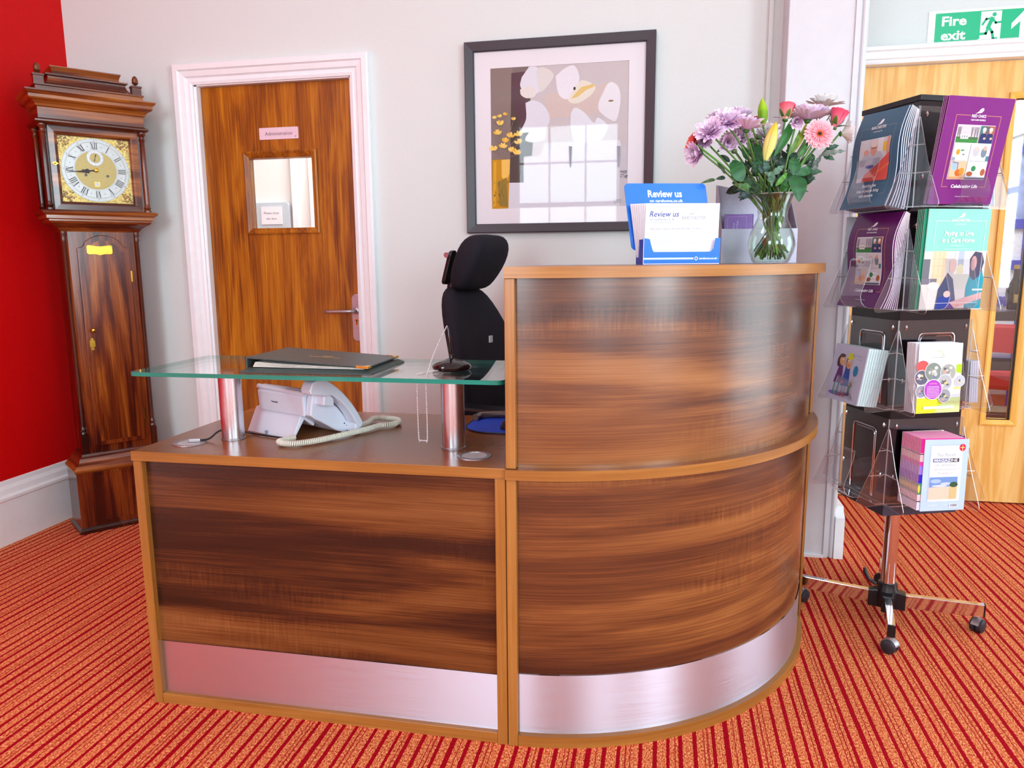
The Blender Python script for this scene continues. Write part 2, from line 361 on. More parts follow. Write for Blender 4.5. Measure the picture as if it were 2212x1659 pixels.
def rrect(x0, y0, x1, y1, r, n=5):
    pts = []
    for cx, cy, a in ((x1-r, y1-r, 0), (x0+r, y1-r, 90), (x0+r, y0+r, 180), (x1-r, y0+r, 270)):
        for k in range(n+1): t = radians(a+90*k/n); pts.append((cx+r*cos(t), cy+r*sin(t)))
    return pts

# ---------------------------------------------------------------- print: flat coloured shapes and lettering laid on a surface
TXT = {}
def text_tris(s, bold=0.0, shear=0.0):
    key = (s, bold, shear)
    if key not in TXT:
        cu = bpy.data.curves.new('t', 'FONT'); cu.body = s; cu.size = 1; cu.offset = bold; cu.shear = shear; cu.resolution_u = 2; cu.fill_mode = 'FRONT'
        o = bpy.data.objects.new('t', cu); COL.objects.link(o); dg = bpy.context.evaluated_depsgraph_get(); dg.update()
        e = o.evaluated_get(dg); me = e.to_mesh()
        V = [(v.co.x, v.co.y) for v in me.vertices]; F = [tuple(p.vertices) for p in me.polygons]; e.to_mesh_clear()
        bpy.data.objects.remove(o); bpy.data.curves.remove(cu)
        xs = [v[0] for v in V] or [0]; ys = [v[1] for v in V] or [0]
        TXT[key] = (V, F, min(xs), max(xs), min(ys), max(ys))
    return TXT[key]
class Ink:
    def __init__(s, eps=0.00008, base=0.0003): s.items = []; s.k = 0; s.eps = eps; s.base = base
    def z(s): s.k += 1; return s.base+s.k*s.eps
    def poly(s, pts, c):
        tri = tessellate_polygon([[Vector((p[0], p[1], 0)) for p in pts]]); s.items.append((list(pts), [tuple(t) for t in tri], C(*c), s.z())); return s
    def rect(s, x0, y0, x1, y1, c): return s.poly([(x0, y0), (x1, y0), (x1, y1), (x0, y1)], c)
    def ell(s, cx, cy, rx, ry, c, n=20, a=0):
        return s.poly([(cx+rx*cos(t)*cos(a)-ry*sin(t)*sin(a), cy+rx*cos(t)*sin(a)+ry*sin(t)*cos(a)) for t in (2*pi*i/n for i in range(n))], c)
    def line(s, pts, w, c):
        z = s.z(); V = []; F = []
        for a, b in zip(pts, pts[1:]):
            a = Vector(a); b = Vector(b); d = b-a
            if d.length < 1e-9: continue
            d.normalize(); n = Vector((-d.y, d.x))*w/2; e = d*w/2*0.9
            k = len(V); V += [tuple(a-n-e), tuple(b-n+e), tuple(b+n+e), tuple(a+n-e)]; F.append((k, k+1, k+2, k+3))
        s.items.append((V, F, C(*c), z)); return s
    def frame(s, x0, y0, x1, y1, w, c): return s.line([(x0, y0), (x1, y0), (x1, y1), (x0, y1), (x0, y0)], w, c)
    def text(s, t, x, y, h, c, width=None, al='C', bold=0.0, shear=0.0, a=0.0):
        """h = cap height; width squeezes or stretches to that width"""
        V, F, x0, x1, y0, y1 = text_tris(t, bold, shear); k = h/0.72; kx = (width/(x1-x0)) if width else k
        ox = {'L': x0, 'C': (x0+x1)/2, 'R': x1}[al]; P = []
        for u, v in V:
            U, W = (u-ox)*kx, v*k; P.append((x+U*cos(a)-W*sin(a), y+U*sin(a)+W*cos(a)))
        s.items.append((P, F, C(*c), s.z())); return s
    def scribble(s, x0, y0, x1, lh, n, c, h=0.0012):
        """rows of unreadably small print"""
        for i in range(n):
            y = y0-i*lh; x = x0; z = s.z(); V = []; F = []
            while x < x1-0.002:
                wd = random.uniform(0.002, 0.008)*(h/0.0012); e = min(x+wd, x1); k = len(V)
                V += [(x, y), (e, y), (e, y+h), (x, y+h)]; F.append((k, k+1, k+2, k+3)); x = e+0.0012*(h/0.0012)
            s.items.append((V, F, C(*c), z))
        return s
    def build(s, name, fn, parent=None, mat=None, sub=0, label=None):
        """fn(u, v, d) -> point, d = height above the surface"""
        bm = bmesh.new(); cl = bm.loops.layers.float_color.new('Col')
        for V, F, c, z in s.items:
            b2 = bmesh.new(); vs = [b2.verts.new((p[0], p[1], 0)) for p in V]
            for f in F:
                try: b2.faces.new([vs[i] for i in f])
                except ValueError: pass
            if sub:
                ys = [p[1] for p in V]; lo = math.floor(min(ys)/sub); hi = math.ceil(max(ys)/sub)
                for k in range(lo+1, hi):
                    bmesh.ops.bisect_plane(b2, geom=list(b2.verts)+list(b2.edges)+list(b2.faces), plane_co=(0, k*sub, 0), plane_no=(0, 1, 0))
            mp = {v: bm.verts.new(fn(v.co.x, v.co.y, z)) for v in b2.verts}
            for f in b2.faces:
                try: g = bm.faces.new([mp[v] for v in f.verts])
                except ValueError: continue
                for l in g.loops: l[cl] = c
            b2.free()
        me = bpy.data.meshes.new(name); bm.to_mesh(me); bm.free(); me.materials.append(mat or ink_m)
        o = bpy.data.objects.new(name, me); COL.objects.link(o); o.parent = parent
        if label: o['label'] = label
        return o
def onY(y, sgn=-1):   # print on a wall facing -Y : u = x, v = z
    return lambda u, v, d: (u, y+sgn*d, v)
# ---------------------------------------------------------------- the setting
def wall_holes(name, fn, u0, u1, v0, v1, holes, t0, t1, m):
    us = sorted({u0, u1, *[h[0] for h in holes], *[h[1] for h in holes]}); vs = sorted({v0, v1, *[h[2] for h in holes], *[h[3] for h in holes]})
    mb = MB()
    for a, b in zip(us, us[1:]):
        for c, d in zip(vs, vs[1:]):
            if any(h[0] <= a and b <= h[1] and h[2] <= c and d <= h[3] for h in holes): continue
            mb.prism([(a, c), (b, c), (b, d), (a, d)], fn, t0, t1)
    o = obj(name, mb, m, kind='structure'); bmd = o.modifiers.new('w', 'WELD'); bmd.merge_threshold = 0.0005; return o
fy = lambda u, v, t: (u, t, v)
fxx = lambda u, v, t: (t, u, v)
obj('floor', bx((-3.1, -3.5, -0.1), (3.7, 7.6, 0)), carpet, kind='structure')
obj('ceiling', bx((-3.1, -3.5, 3.2), (3.7, 7.6, 3.3)), ceil_m, kind='structure')
WB = 3.30
wall_holes('wall_back', fy, -2.85, 0.452, 0, 3.2, [(-2.20, -1.375, 0, 2.07)], WB, WB+0.12, wall_m)
obj('wall_left', bx((-3.0, -3.3, 0), (-2.85, 3.42, 3.2)), red_m, kind='structure')
wall_holes('wall_front', fy, -3.0, 3.6, 0, 3.2, [(-1.95, -0.55, 0.9, 3.0), (1.78, 3.02, 0.9, 3.0)], -3.35, -3.2, wall_m)
wall_holes('wall_right', fxx, -3.3, 7.6, 0, 3.2, [(-1.6, -0.3, 0.85, 2.95), (1.62, 3.28, 0.1, 2.4)], 3.4, 3.55, wall_m)
wall_holes('wall_corridor', fy, 0.2, 3.4, 0, 3.2, [(0.84, 1.83, 0, 2.14)], 3.98, 4.10, wall_m)
obj('wall_corridor_side', bx((0.2, 3.42, 0), (0.32, 3.98, 3.2)), wall_m, kind='structure')
def sash(name, fn, u0, u1, v0, v1):
    mb = MB()
    for a, b, c, d in ((u0, u0+0.07, v0, v1), (u1-0.07, u1, v0, v1), (u0, u1, v0, v0+0.07), (u0, u1, v1-0.07, v1)):
        mb.prism([(a, c), (b, c), (b, d), (a, d)], fn, 0, 0.08)
    w_ = obj(name, mb, white_m, kind='structure')
    mid = (v0+v1)/2; mr = MB().prism([(u0, mid-0.03), (u1, mid-0.03), (u1, mid+0.03), (u0, mid+0.03)], fn, 0.01, 0.07); obj('meeting_rail', mr, white_m, w_)
    for k in (1, 2):
        x = u0+(u1-u0)*k/3; obj('glazing_bar', MB().prism([(x-0.012, v0), (x+0.012, v0), (x+0.012, v1), (x-0.012, v1)], fn, 0.02, 0.05), white_m, w_)
    for v in (v0+(v1-v0)*0.25, v0+(v1-v0)*0.75):
        obj('glazing_bar', MB().prism([(u0, v-0.012), (u1, v-0.012), (u1, v+0.012), (u0, v+0.012)], fn, 0.02, 0.05), white_m, w_)
    return w_
sash('window_1', lambda u, v, t: (u, -3.22-t, v), -1.95, -0.55, 0.9, 3.0)
sash('window_2', lambda u, v, t: (u, -3.22-t, v), 1.78, 3.02, 0.9, 3.0)
sash('window_3', lambda u, v, t: (3.42+t, u, v), -1.6, -0.3, 0.85, 2.95)
sash('window_4', lambda u, v, t: (3.42+t, u, v), 1.62, 3.28, 0.1, 2.4)
for x, y, lab in ((-1.95, 1.3, 'above the straight desk unit'), (1.9, 1.3, 'above the carousel side of the room'), (-2.1, -0.3, 'near the front left window'), (2.1, -0.3, 'near the front right window')):
    t = thing('added_fill_panel', 'added flat square white fill light panel '+lab, 'ceiling light', (x, y, 3.2), 0, 'added fill light panels')  # panel fixtures added to go with the fill lamps
    obj('housing', MB().ring(rrect(-.32, -.32, .32, .32, .02), rrect(-.29, -.29, .29, .29, .02), lambda u, v, d: (u, v, d), -.06, 0), white_m, t)

# skirting of the red wall: moulded profile (x out from wall, z)
SK = [(0, 0), (0.026, 0), (0.026, 0.195), (0.030, 0.2), (0.030, 0.212), (0.020, 0.222), (0.016, 0.245), (0.008, 0.262), (0.006, 0.28), (0, 0.282)]
mb = MB(); mb.loft([[(-2.85+x, y, z) for x, z in SK] for y in (-3.2, 3.28)]); obj('baseboard_left', mb, white_m, kind='structure')
mb = MB(); mb.loft([[(x, 3.30-d, z) for d, z in SK] for x in (-2.82, -2.27)]); obj('baseboard_back', mb, white_m, kind='structure')
mb = MB(); mb.loft([[(x, 3.30-d, z) for d, z in SK] for x in (-1.30, 0.385)]); obj('baseboard_rear', mb, white_m, kind='structure')

def architrave(name, x0, x1, zt, y, prof, m=white_m):
    """prof: list of (out from opening edge, proud of wall)"""
    rings = []
    for o, p in prof:
        rings.append([(x0-o, y-p, 0), (x0-o, y-p, zt+o), (x1+o, y-p, zt+o), (x1+o, y-p, 0)])
    mb = MB(); mb.loft(rings, cap=False, closed=False); return obj(name, mb, m, kind='structure', norm=False)
ARC = [(0, -0.03), (0, 0.012), (0.012, 0.016), (0.016, 0.010), (0.03, 0.012), (0.036, 0.022), (0.058, 0.026), (0.064, 0.034), (0.086, 0.034), (0.092, 0.028), (0.092, 0)]
architrave('trim_1', -2.178, -1.395, 2.048, WB, ARC)
mb = MB()
for a, b in (((-2.20, 3.30, 0), (-2.166, 3.42, 2.07)), ((-1.404, 3.30, 0), (-1.375, 3.42, 2.07)), ((-2.20, 3.30, 2.043), (-1.375, 3.42, 2.07))): mb.box(a, b)
obj('trim_2', mb, white_m, kind='structure')
def slab_hole(x0, x1, z0, z1, hx0, hx1, hz0, hz1, y0, y1):
    mb = MB(); return mb.ring([(x0, z0), (x1, z0), (x1, z1), (x0, z1)], [(hx0, hz0), (hx1, hz0), (hx1, hz1), (hx0, hz1)], fy, y0, y1)
d1 = obj('door_1', slab_hole(-2.166, -1.404, 0.006, 2.041, -1.94, -1.615, 1.386, 1.712, 3.33, 3.374), teak, kind='structure')
def bead(x0, x1, z0, z1, w, y, p, m, parent, name='vision_frame'):
    """mitred moulded frame"""
    mb = MB(); prof = [(0, 0), (0, p*0.8), (w*0.25, p), (w*0.6, p*0.7), (w, p*0.25), (w, -0.02)]
    mb.loft([[(x0+o, y-q, z0+o), (x1-o, y-q, z0+o), (x1-o, y-q, z1-o), (x0+o, y-q, z1-o)] for o, q in prof], cap=False)
    return obj(name, mb, m, parent)
bead(-1.963, -1.59, 1.363, 1.744, 0.027, 3.33, 0.013, teak, d1)
obj('glass_pane', bx((-1.937, 3.350, 1.389), (-1.618, 3.354, 1.709)), glass, d1)
np_ = obj('name_plate', MB().prism(rrect(-1.874, 1.795, -1.677, 1.848, .004), fy, 3.326, 3.3305), plain('pink_white_plate', (232, 206, 218), 0.3, var=0.01), d1)
ik = Ink(); ik.text('Administration', -1.776, 1.813, 0.0165, (112, 84, 100), width=0.137); ik.line([(-1.694, 1.803), (-1.689, 1.809)], 0.002, (140, 80, 150)); ik.line([(-1.690, 1.803), (-1.686, 1.806)], 0.0015, (110, 90, 150)); ik.build('lettering', onY(3.326), np_)
hp = obj('handle_plate', MB().prism(rrect(-1.448, .854, -1.400, 1.078, .0235, 8), fy, 3.322, 3.331), steel_s, d1, bevel=0.002)
mb = MB(); mb.lathe([(0.0135, 0), (0.0135, 0.008), (0.010, 0.012)], (-1.424, 3.322, 0.999), 20, 'Y'); 
mb = MB(); mb.tube(bez([(-1.424, 3.322, .999), (-1.424, 3.29, .999), (-1.428, 3.277, .999), (-1.44, 3.27, .999), (-1.50, 3.268, .998), (-1.545, 3.268, .997), (-1.556, 3.272, .997), (-1.560, 3.283, .997)], 28), 0.0085, 12); mb.lathe([(0.015, 0), (0.015, -0.006), (0.010, -0.009)], (-1.424, 3.322, 0.999), 20, 'Y')
obj('lever', mb, steel_s, hp, smooth=True)
mb = MB(); mb.lathe([(0.0085, 0), (0.0085, -0.004)], (-1.424, 3.322, 0.954), 16, 'Y'); mb.box((-1.4285, 3.3178, .930), (-1.4195, 3.322, .952)); obj('keyhole', mb, brass, hp)
mb = MB(); mb.lathe([(0.0035, 0), (0.0035, -0.0006)], (-1.424, 3.3178, 0.954), 10, 'Y'); mb.box((-1.4255, 3.317, .934), (-1.4225, 3.3178, .953)); obj('key_slot', mb, black_p, hp)

# office seen through the pane of door_1
obj('wall_office', bx((-3.0, 4.9, 0), (0.2, 5.0, 3.2)), plain('office_wall', (240, 238, 236), .8, var=.01), kind='structure')
obj('wall_office_side', bx((0.1, 3.42, 0), (0.2, 4.9, 3.2)), wall_m, kind='structure')
obj('wall_office_left', bx((-3.1, 3.42, 0), (-3.0, 4.9, 3.2)), wall_m, kind='structure')
oa = (-2.7766, 4.8600, 1.6422); ob = (-2.5468, 4.8600, 1.4619)
nb = obj('notice_panel', MB().prism(rrect(oa[0]-.35, ob[2]-.25, ob[0], oa[2], .03), fy, 4.86, 4.899), plain('grey_blue_panel', (186, 200, 210), .35, var=.02), bevel=0.002); tag(nb, 'grey blue panel with a white door notice seen through the administration door pane', 'notice panel')
na = (-2.7575, 4.8600, 1.6135); nc = (-2.6006, 4.8600, 1.4942)
nt_ = obj('paper_notice', MB().box((na[0], 4.855, nc[2]), (nc[0], 4.8598, na[2])), paper_w, nb)
ik = Ink(); xm = (na[0]+nc[0])/2; hh = na[2]-nc[2]; ik.text('Please close', xm, nc[2]+hh*.58, hh*.13, (60, 74, 110), width=(nc[0]-na[0])*.72); ik.build('lettering', onY(4.855), nb); ik = Ink(); ik.text('this door', xm, nc[2]+hh*.26, hh*.13, (60, 74, 110), width=(nc[0]-na[0])*.52); ik.build('lettering', onY(4.855), nb)
fa = (-2.5224, 4.8800, 1.9219); fb = (-2.4847, 4.8800, 1.9206); fc = (-2.3893, 4.8800, 1.9174)
mb = MB(); mb.box((fa[0], 4.86, 0), (fb[0], 4.9, 2.3)); mb.box((fc[0], 4.86, 0), (fc[0]+.06, 4.9, 2.3)); mb.box((fa[0], 4.86, 2.3), (fc[0]+.06, 4.9, 2.4)); obj('trim_3', mb, white_m, kind='structure')

# pier beside the opening, with bead strips and a plinth
obj('wall_pier', bx((0.436, 3.14, 0), (0.712, 3.42, 3.2)), pier_m, kind='structure', bevel=0.004)
mb = MB(); mb.box((0.382, 3.278, 0), (0.398, 3.30, 3.2)); mb.box((0.398, 3.288, 0), (0.436, 3.30, 3.2)); obj('trim_4', mb, wall_m, kind='structure')
mb = MB(); mb.lathe([(0.010, 0), (0.010, 3.2)], (0.704, 3.142, 0), 12); mb.box((0.672, 3.133, 0), (0.690, 3.14, 3.2)); mb.box((0.712, 3.16, 0), (0.722, 3.42, 3.2)); obj('trim_5', mb, pier_m, kind='structure')
mb = MB(); mb.prism([(3.125, 0), (3.42, 0), (3.42, .215), (3.165, .215), (3.15, .19), (3.128, .175)], lambda u, v, t: (t, u, v), 0.712, 0.748); obj('trim_6', mb, white_m, kind='structure')
mb = MB(); mb.box((0.436, 3.126, 0), (0.672, 3.14, .012)); obj('trim_7', mb, white_m, kind='structure')
# fire door
ARC2 = [(0, -0.04), (0, 0.014), (0.01, 0.018), (0.016, 0.018), (0.022, 0.026), (0.05, 0.03), (0.056, 0.04), (0.072, 0.04), (0.078, 0.03), (0.078, 0)]
architrave('trim_8', 0.85, 1.82, 2.124, 3.98, ARC2)
d2 = obj('door_2', slab_hole(0.86, 1.812, 0.008, 2.12, 1.578, 1.69, 0.43, 1.95, 4.02, 4.064), maple, kind='structure')
bead(1.553, 1.717, 0.402, 1.978, 0.028, 4.02, 0.012, maple_d, d2)
obj('glass_pane', bx((1.581, 4.040, .43), (1.689, 4.045, 1.95)), glass, d2)
obj('glazing_seal', bx((1.684, 4.028, .43), (1.690, 4.045, 1.95)), black_p, d2)
# fire exit sign
t = thing('fire_exit_sign', 'green and white fire exit sign with running figure and arrow on wall above maple door', 'sign', (1.43, 3.98, 2.265))
obj('board', MB().prism(rrect(-.262, -.078, .262, .078, .004), lambda u, v, d: (u, d, v), -.004, 0), plain('white_sign_plastic', (250, 248, 250), .3, var=.005), t)
GR = (0, 184, 130); WH = (248, 248, 248)
ik = Ink(); ik.rect(-.233, -.067, .233, .067, GR)
ik.text('Fire', -.205, .012, .041, WH, al='L', width=.104, bold=.03); ik.text('exit', -.206, -.050, .041, WH, al='L', width=.104, bold=.03)
# doorway with the running figure (x from -.045 to .04)
ik.poly([(-.043, -.052), (-.043, .063), (.042, .063), (.042, -.067), (-.060, -.067), (-.058, -.060)], WH)
ik.ell(.012, .048, .009, .009, GR)
ik.line([(.004, .032), (-.020, .030), (-.034, .008)], .009, GR); ik.line([(.004, .030), (-.010, -.006)], .017, GR)
ik.line([(.006, .030), (.020, .012), (.040, .014)], .009, GR); ik.line([(-.010, -.008), (-.018, -.032), (-.062, -.034)], .011, GR)
ik.line([(-.006, -.008), (.008, -.028), (.014, -.058), (.026, -.056)], .011, GR)
ik.poly([(.135, .060), (.185, .005), (.185, -.020), (.150, .012), (.150, -.058), (.120, -.058), (.120, .012), (.085, -.020), (.085, .005)], WH)
ik.build('lettering', lambda u, v, d: (u, -.004-d, v), t)

# dining room beyond the fire door
obj('wall_dining', bx((0.3, 7.4, 0), (3.4, 7.5, 3.2)), plain('dining_wall', (236, 234, 240), .8), kind='structure')
obj('wall_dining_left', bx((0.2, 4.1, 0), (0.32, 7.5, 3.2)), wall_m, kind='structure')
royal = plain('royal_blue_paint', (20, 26, 172), .5)
lilac_b = plain('pale_blue_print', (150, 168, 222), .6, sc=6, var=.25)
t = thing('blue_window_screen', 'blue framed screen with pale panels far behind the maple door pane', 'screen', (0, 6.3, 0))
a = (2.4866, 6.3000, 1.2287); b = (2.7786, 6.3000, 0.9349); c = (2.4198, 6.3000, 1.9862)
for x in (a[0]-.25, a[0]+.16, a[0]+.58): obj('upright', bx((x-.035, -.02, 0), (x+.035, .02, c[2]+.1)), royal, t)
for z in (a[2]-.33, a[2]-.06, a[2]+.24, c[2]+.02): obj('rail', bx((a[0]-.3, -.025, z-.035), (a[0]+.63, .025, z+.035)), royal, t)
obj('panel', bx((a[0]-.28, .0, a[2]-.9), (a[0]+.6, .01, a[2]+.22)), plain('screen_panel', (222, 224, 238), .7), t)
obj('panel', bx((a[0]-.28, .0, a[2]+.26), (a[0]+.6, .01, c[2])), lilac_b, t)
# drinks trolley with bottle and glass
dk = plain('dark_trolley_wood', (52, 34, 34), .3)
s1 = (1.8889, 4.7500, 0.9311); s2 = (1.8891, 4.7500, 0.6533); s3 = (1.9156, 4.7500, 0.3484)
t = thing('drinks_trolley', 'dark three-shelf trolley just behind the maple door pane', 'trolley', (s1[0]+.02, 4.75, 0))
for z in (s1[2], s2[2], s3[2]): obj('shelf', bx((-.24, -.16, z-.055), (.24, .16, z-.004)), dk, t)
for sx_ in (-.22, .22):
    for sy in (-.14, .14): obj('leg', bx((sx_-.014, sy-.014, 0), (sx_+.014, sy+.014, s1[2]-.05)), dk, t)
tr = obj('serving_tray', MB().lathe([(0, 0), (.13, 0), (.145, .012), (.15, .014)], n=28), chrome, smooth=True); tr.location = (s2[0], 4.75, s2[2]+.0); tag(tr, 'round silver tray on the middle trolley shelf', 'tray')
tr = obj('folded_paper', MB().prism([(-.1, -.08), (.09, -.10), (.12, .06), (-.06, .1)], lambda u, v, d: (u, v, d), 0, .008), plain('cream_paper', (206, 200, 178), .8)); tr.location = (s3[0], 4.74, s3[2]); tag(tr, 'folded cream paper lying on the bottom trolley shelf', 'paper')
bb = (1.9433, 4.7200, 0.9332)
t = thing('wine_bottle', 'dark brown wine bottle with pale label seen through the maple door pane', 'bottle', (bb[0], 4.72, s1[2]))
bg = mat('brown_bottle_glass', (24, 12, 10), .06); k = ((1.9211, 4.7200, 1.1798)[2]-s1[2])/.31
obj('glass_body', MB().lathe([(0, 0), (.045, 0), (.048, .01), (.048, .13), (.045, .16), (.030, .20), (.017, .235), (.0145, .30), (.0155, .302), (.0155, .31), (0, .31)] if k < 0 else [(r*k, z*k) for r, z in [(0, 0), (.036, 0), (.04, .006), (.044, .05), (.056, .11), (.052, .15), (.032, .19), (.018, .225), (.0145, .29), (.017, .292), (.017, .31), (0, .31)]], n=28), bg, t, smooth=True)
obj('foil_cap', MB().lathe([(.0185*k, .285*k), (.0185*k, .312*k), (0, .313*k)], n=20), plain('gold_foil', (190, 160, 90), .35, metal=.8), t, smooth=True)
obj('paper_label', MB().lathe([(.0455*k, .05*k), (.0572*k, .11*k)], n=12, a0=-2.0, a1=-.6), plain('bottle_label', (206, 186, 130), .7), t, smooth=True)
gg = (1.8761, 4.7000, 0.9342)
t = thing('wine_glass', 'clear stemmed glass beside the brown bottle behind the door pane', 'glass', (gg[0], 4.7, s1[2]))
obj('bowl', MB().lathe([(0, 0), (.024, .001), (.024, .003), (.004, .006), (.004, .022), (.018, .034), (.027, .055), (.026, .085), (.022, .10)], n=24), acrylic, t, smooth=True)
# red armchair
rc = (2.3737, 5.7500, 0.5420); rtop = (2.3558, 5.7500, 0.7424)[2]
t = thing('red_armchair', 'red upholstered armchair with pale wooden legs seen through the maple door pane', 'armchair', (rc[0]-.02, 5.75, 0), radians(-20))
redf = plain('red_upholstery', (176, 10, 28), .6); lw = plain('pale_chair_wood', (198, 150, 92), .4)
def cushion(name, a, b, m, parent, r=.03): return obj(name, bx(a, b), m, parent, bevel=r)
cushion('seat', (-.27, -.28, .34), (.27, .26, .47), redf, t); bk = MB(); bk.prism(rrect(-.27, .40, .27, rtop, .10), lambda u, v, d: (u, d+(v-.4)*.12, v), .20, .30); obj('backrest', bk, redf, t, bevel=.02)
for sx_ in (-1, 1):
    obj('arm', MB().tube(bez([(sx_*.29, .22, .66), (sx_*.31, -.05, .68), (sx_*.31, -.24, .65), (sx_*.30, -.27, .55), (sx_*.29, -.22, .42)], 20), .02, 10), lw, t, smooth=True)
    for sy in (-.24, .22): obj('leg', MB().tube([(sx_*.25, sy, .36), (sx_*.27, sy*1.08, .18), (sx_*.26, sy*1.2, 0)], [.026, .02, .014], 10), lw, t, smooth=True)
# ---------------------------------------------------------------- reception desk, straight unit with glass shelf
FY = 1.695
DX0, DX1 = -1.384, -0.363
t = thing('reception_desk', 'straight walnut desk unit with glass shelf and silver kick plate left of curved counter', 'desk', (DX0, FY, 0))
def L(x, y, z): return (x-DX0, y-FY, z)
obj('worktop', bx(L(DX0, FY+.001, .7055), L(DX1, 2.30, .73)), worktop_m, t, bevel=.0012)
obj('edge_strip', bx(L(DX0-.0015, FY-.0022, .7045), L(DX1, FY+.001, .7305)), edging, t, bevel=.001, label='light wood front edge strip')
obj('post', bx(L(DX0+.002, FY, 0), L(DX0+.027, FY+.022, .704)), edging_v, t, bevel=.0014)
obj('post', bx(L(DX1-.027, FY, 0), L(DX1-.001, FY+.022, .704)), edging_v, t, bevel=.0014)
obj('end_panel', bx(L(DX0+.002, FY+.022, 0), L(DX0+.027, 2.28, .704)), walnut, t)
obj('end_panel', bx(L(DX1-.027, FY+.022, 0), L(DX1-.001, 2.28, .704)), walnut, t)
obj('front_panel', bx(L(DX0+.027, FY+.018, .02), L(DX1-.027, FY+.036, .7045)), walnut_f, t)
obj('kick_plate', bx(L(DX0+.027, FY+.0155, .03), L(DX1-.027, FY+.018, .183)), kick, t, label='brushed silver kick plate')
obj('bottom_rail', bx(L(DX0+.027, FY+.002, 0), L(DX1-.027, FY+.018, .030)), edging, t, bevel=.0014, label='light wood bottom rail')
for x, y, nm in ((-1.284, 1.803, 0), (-.466, 1.799, 1)):
    mb = MB(); mb.lathe([(0, 0), (.030, 0), (.032, -.001)], n=32); mb2 = MB(); 
    g = obj('cable_grommet', MB().lathe([(.034, 0), (.0345, .0025), (.043, .0022), (.045, 0)], L(x, y, .7303), 36, cap=False), skin_grey if False else steel_s, t, smooth=True)
    obj('grommet_lid', MB().lathe([(0, .0016), (.033, .0016), (.034, .0005)], L(x, y, .7303), 36), plain('silver_grey_plastic', (184, 176, 180), .4), g, smooth=True)
# glass shelf on two posts
GX0, GX1, GY0, GY1, GZ0, GZ1 = -1.396, -.372, 1.722, 2.088, .929, .940
out = rrect(GX0, GY0, GX1, GY1, .02, 5)
mb = MB(); mb.prism([(u-DX0, v-FY) for u, v in out], lambda u, v, d: (u, v, d), GZ0, GZ1, side=1)
obj('glass_shelf', mb, [shelf_g, shelf_e], t, label='clear glass shelf with green edge')
for x in (-1.194, -.543):
    p = obj('support_post', MB().lathe([(.031, .0), (.031, .196)], L(x, 1.876, .7305), 40), post_m, t, smooth=True, label='brushed steel shelf post')
    obj('post_flange', MB().lathe([(.033, 0), (.033, .004), (.031, .005)], L(x, 1.876, .7304), 40), steel_s, p, smooth=True)
    obj('post_cap', MB().lathe([(.028, .1962), (.028, .1985), (0, .1985)], L(x, 1.876, .7304), 32), steel_s, p, smooth=True)

# ---------------------------------------------------------------- curved counter
CX, CY = -.362, 2.535
t = thing('curved_counter', 'tall quarter-round walnut reception counter with curved silver kick plate and light edging', 'counter', (CX, CY, 0))
NA = 48
def arc(r, a0=-90, a1=0, n=NA): return [(r*cos(radians(a0+(a1-a0)*k/n)), r*sin(radians(a0+(a1-a0)*k/n))) for k in range(n+1)]
def arcslab(r0, r1, z0, z1, a0=-90, a1=0, side=None):
    mb = MB(); A, B = arc(r1, a0, a1), arc(r0, a0, a1)
    rings = [[(B[k][0], B[k][1], z0), (A[k][0], A[k][1], z0), (A[k][0], A[k][1], z1), (B[k][0], B[k][1], z1)] for k in range(len(A))]
    mb.loft(rings); return mb
R0 = .840
obj('front_panel', arcslab(R0-.036, R0-.020, .02, .705, -88.3, -1.7), walnut, t, smooth=True)
obj('front_panel', arcslab(R0-.036, R0-.020, .73, 1.184, -88.3, -1.7), walnut, t, smooth=True)
obj('kick_plate', arcslab(R0-.020, R0-.0175, .03, .190, -88.3, -1.7), kick, t, smooth=True, label='curved brushed silver kick plate')
obj('bottom_rail', arcslab(R0-.020, R0-.002, 0, .030, -88.3, -1.5), edging, t, smooth=True, label='curved light wood bottom rail')
def quarter(z0, z1, r, m, name, lab=None, mid=False):
    mb = MB(); P = [(0, 0)]+arc(r); P[1] = (0, -r); P[-1] = (r, 0)
    if mid:   # only a rim shelf for the middle board
        mb.loft([[(q[0]*.72, q[1]*.72, z0), (q[0], q[1], z0), (q[0], q[1], z1), (q[0]*.72, q[1]*.72, z1)] for q in arc(r)])
    else: mb.prism(P, lambda u, v, d: (u, v, d), z0, z1)
    return obj(name, mb, m, t, label=lab)
quarter(.7065, .7302, .847, worktop_m, 'middle_board', mid=True)
obj('edge_strip', arcslab(.847, .850, .7055, .7305), edging, t, smooth=True, label='curved light wood edge at desk height')
quarter(1.1845, 1.2095, .843, worktop_m, 'counter_top')
mb = MB(); mb.loft([[(q[0]*.843/.843, q[1], 1.1835), (q[0]*1.0035, q[1]*1.0035, 1.1835), (q[0]*1.0035, q[1]*1.0035, 1.210), (q[0], q[1], 1.210)] for q in arc(.843)]); obj('edge_strip', mb, edging, t, smooth=True, label='curved light wood edge of the top')
for z0, z1 in ((0, .705), (.731, 1.1832)):
    obj('post', bx((0, -R0, z0), (.024, -R0+.022, z1)), edging_v, t, bevel=.0014)
    obj('side_panel', bx((0, -R0+.022, z0), (.024, -.20, z1)), walnut, t)
    obj('post', bx((R0-.030, -.024, z0), (R0, 0, z1)), walnut, t, bevel=.0012)
    obj('side_panel', bx((.20, -.024, z0), (R0-.030, 0, z1)), walnut, t)
    obj('edge_strip', bx((R0-.006, -.0265, z0), (R0+.001, -.024, z1)), edging_v, t, label='thin light edge on the end post')

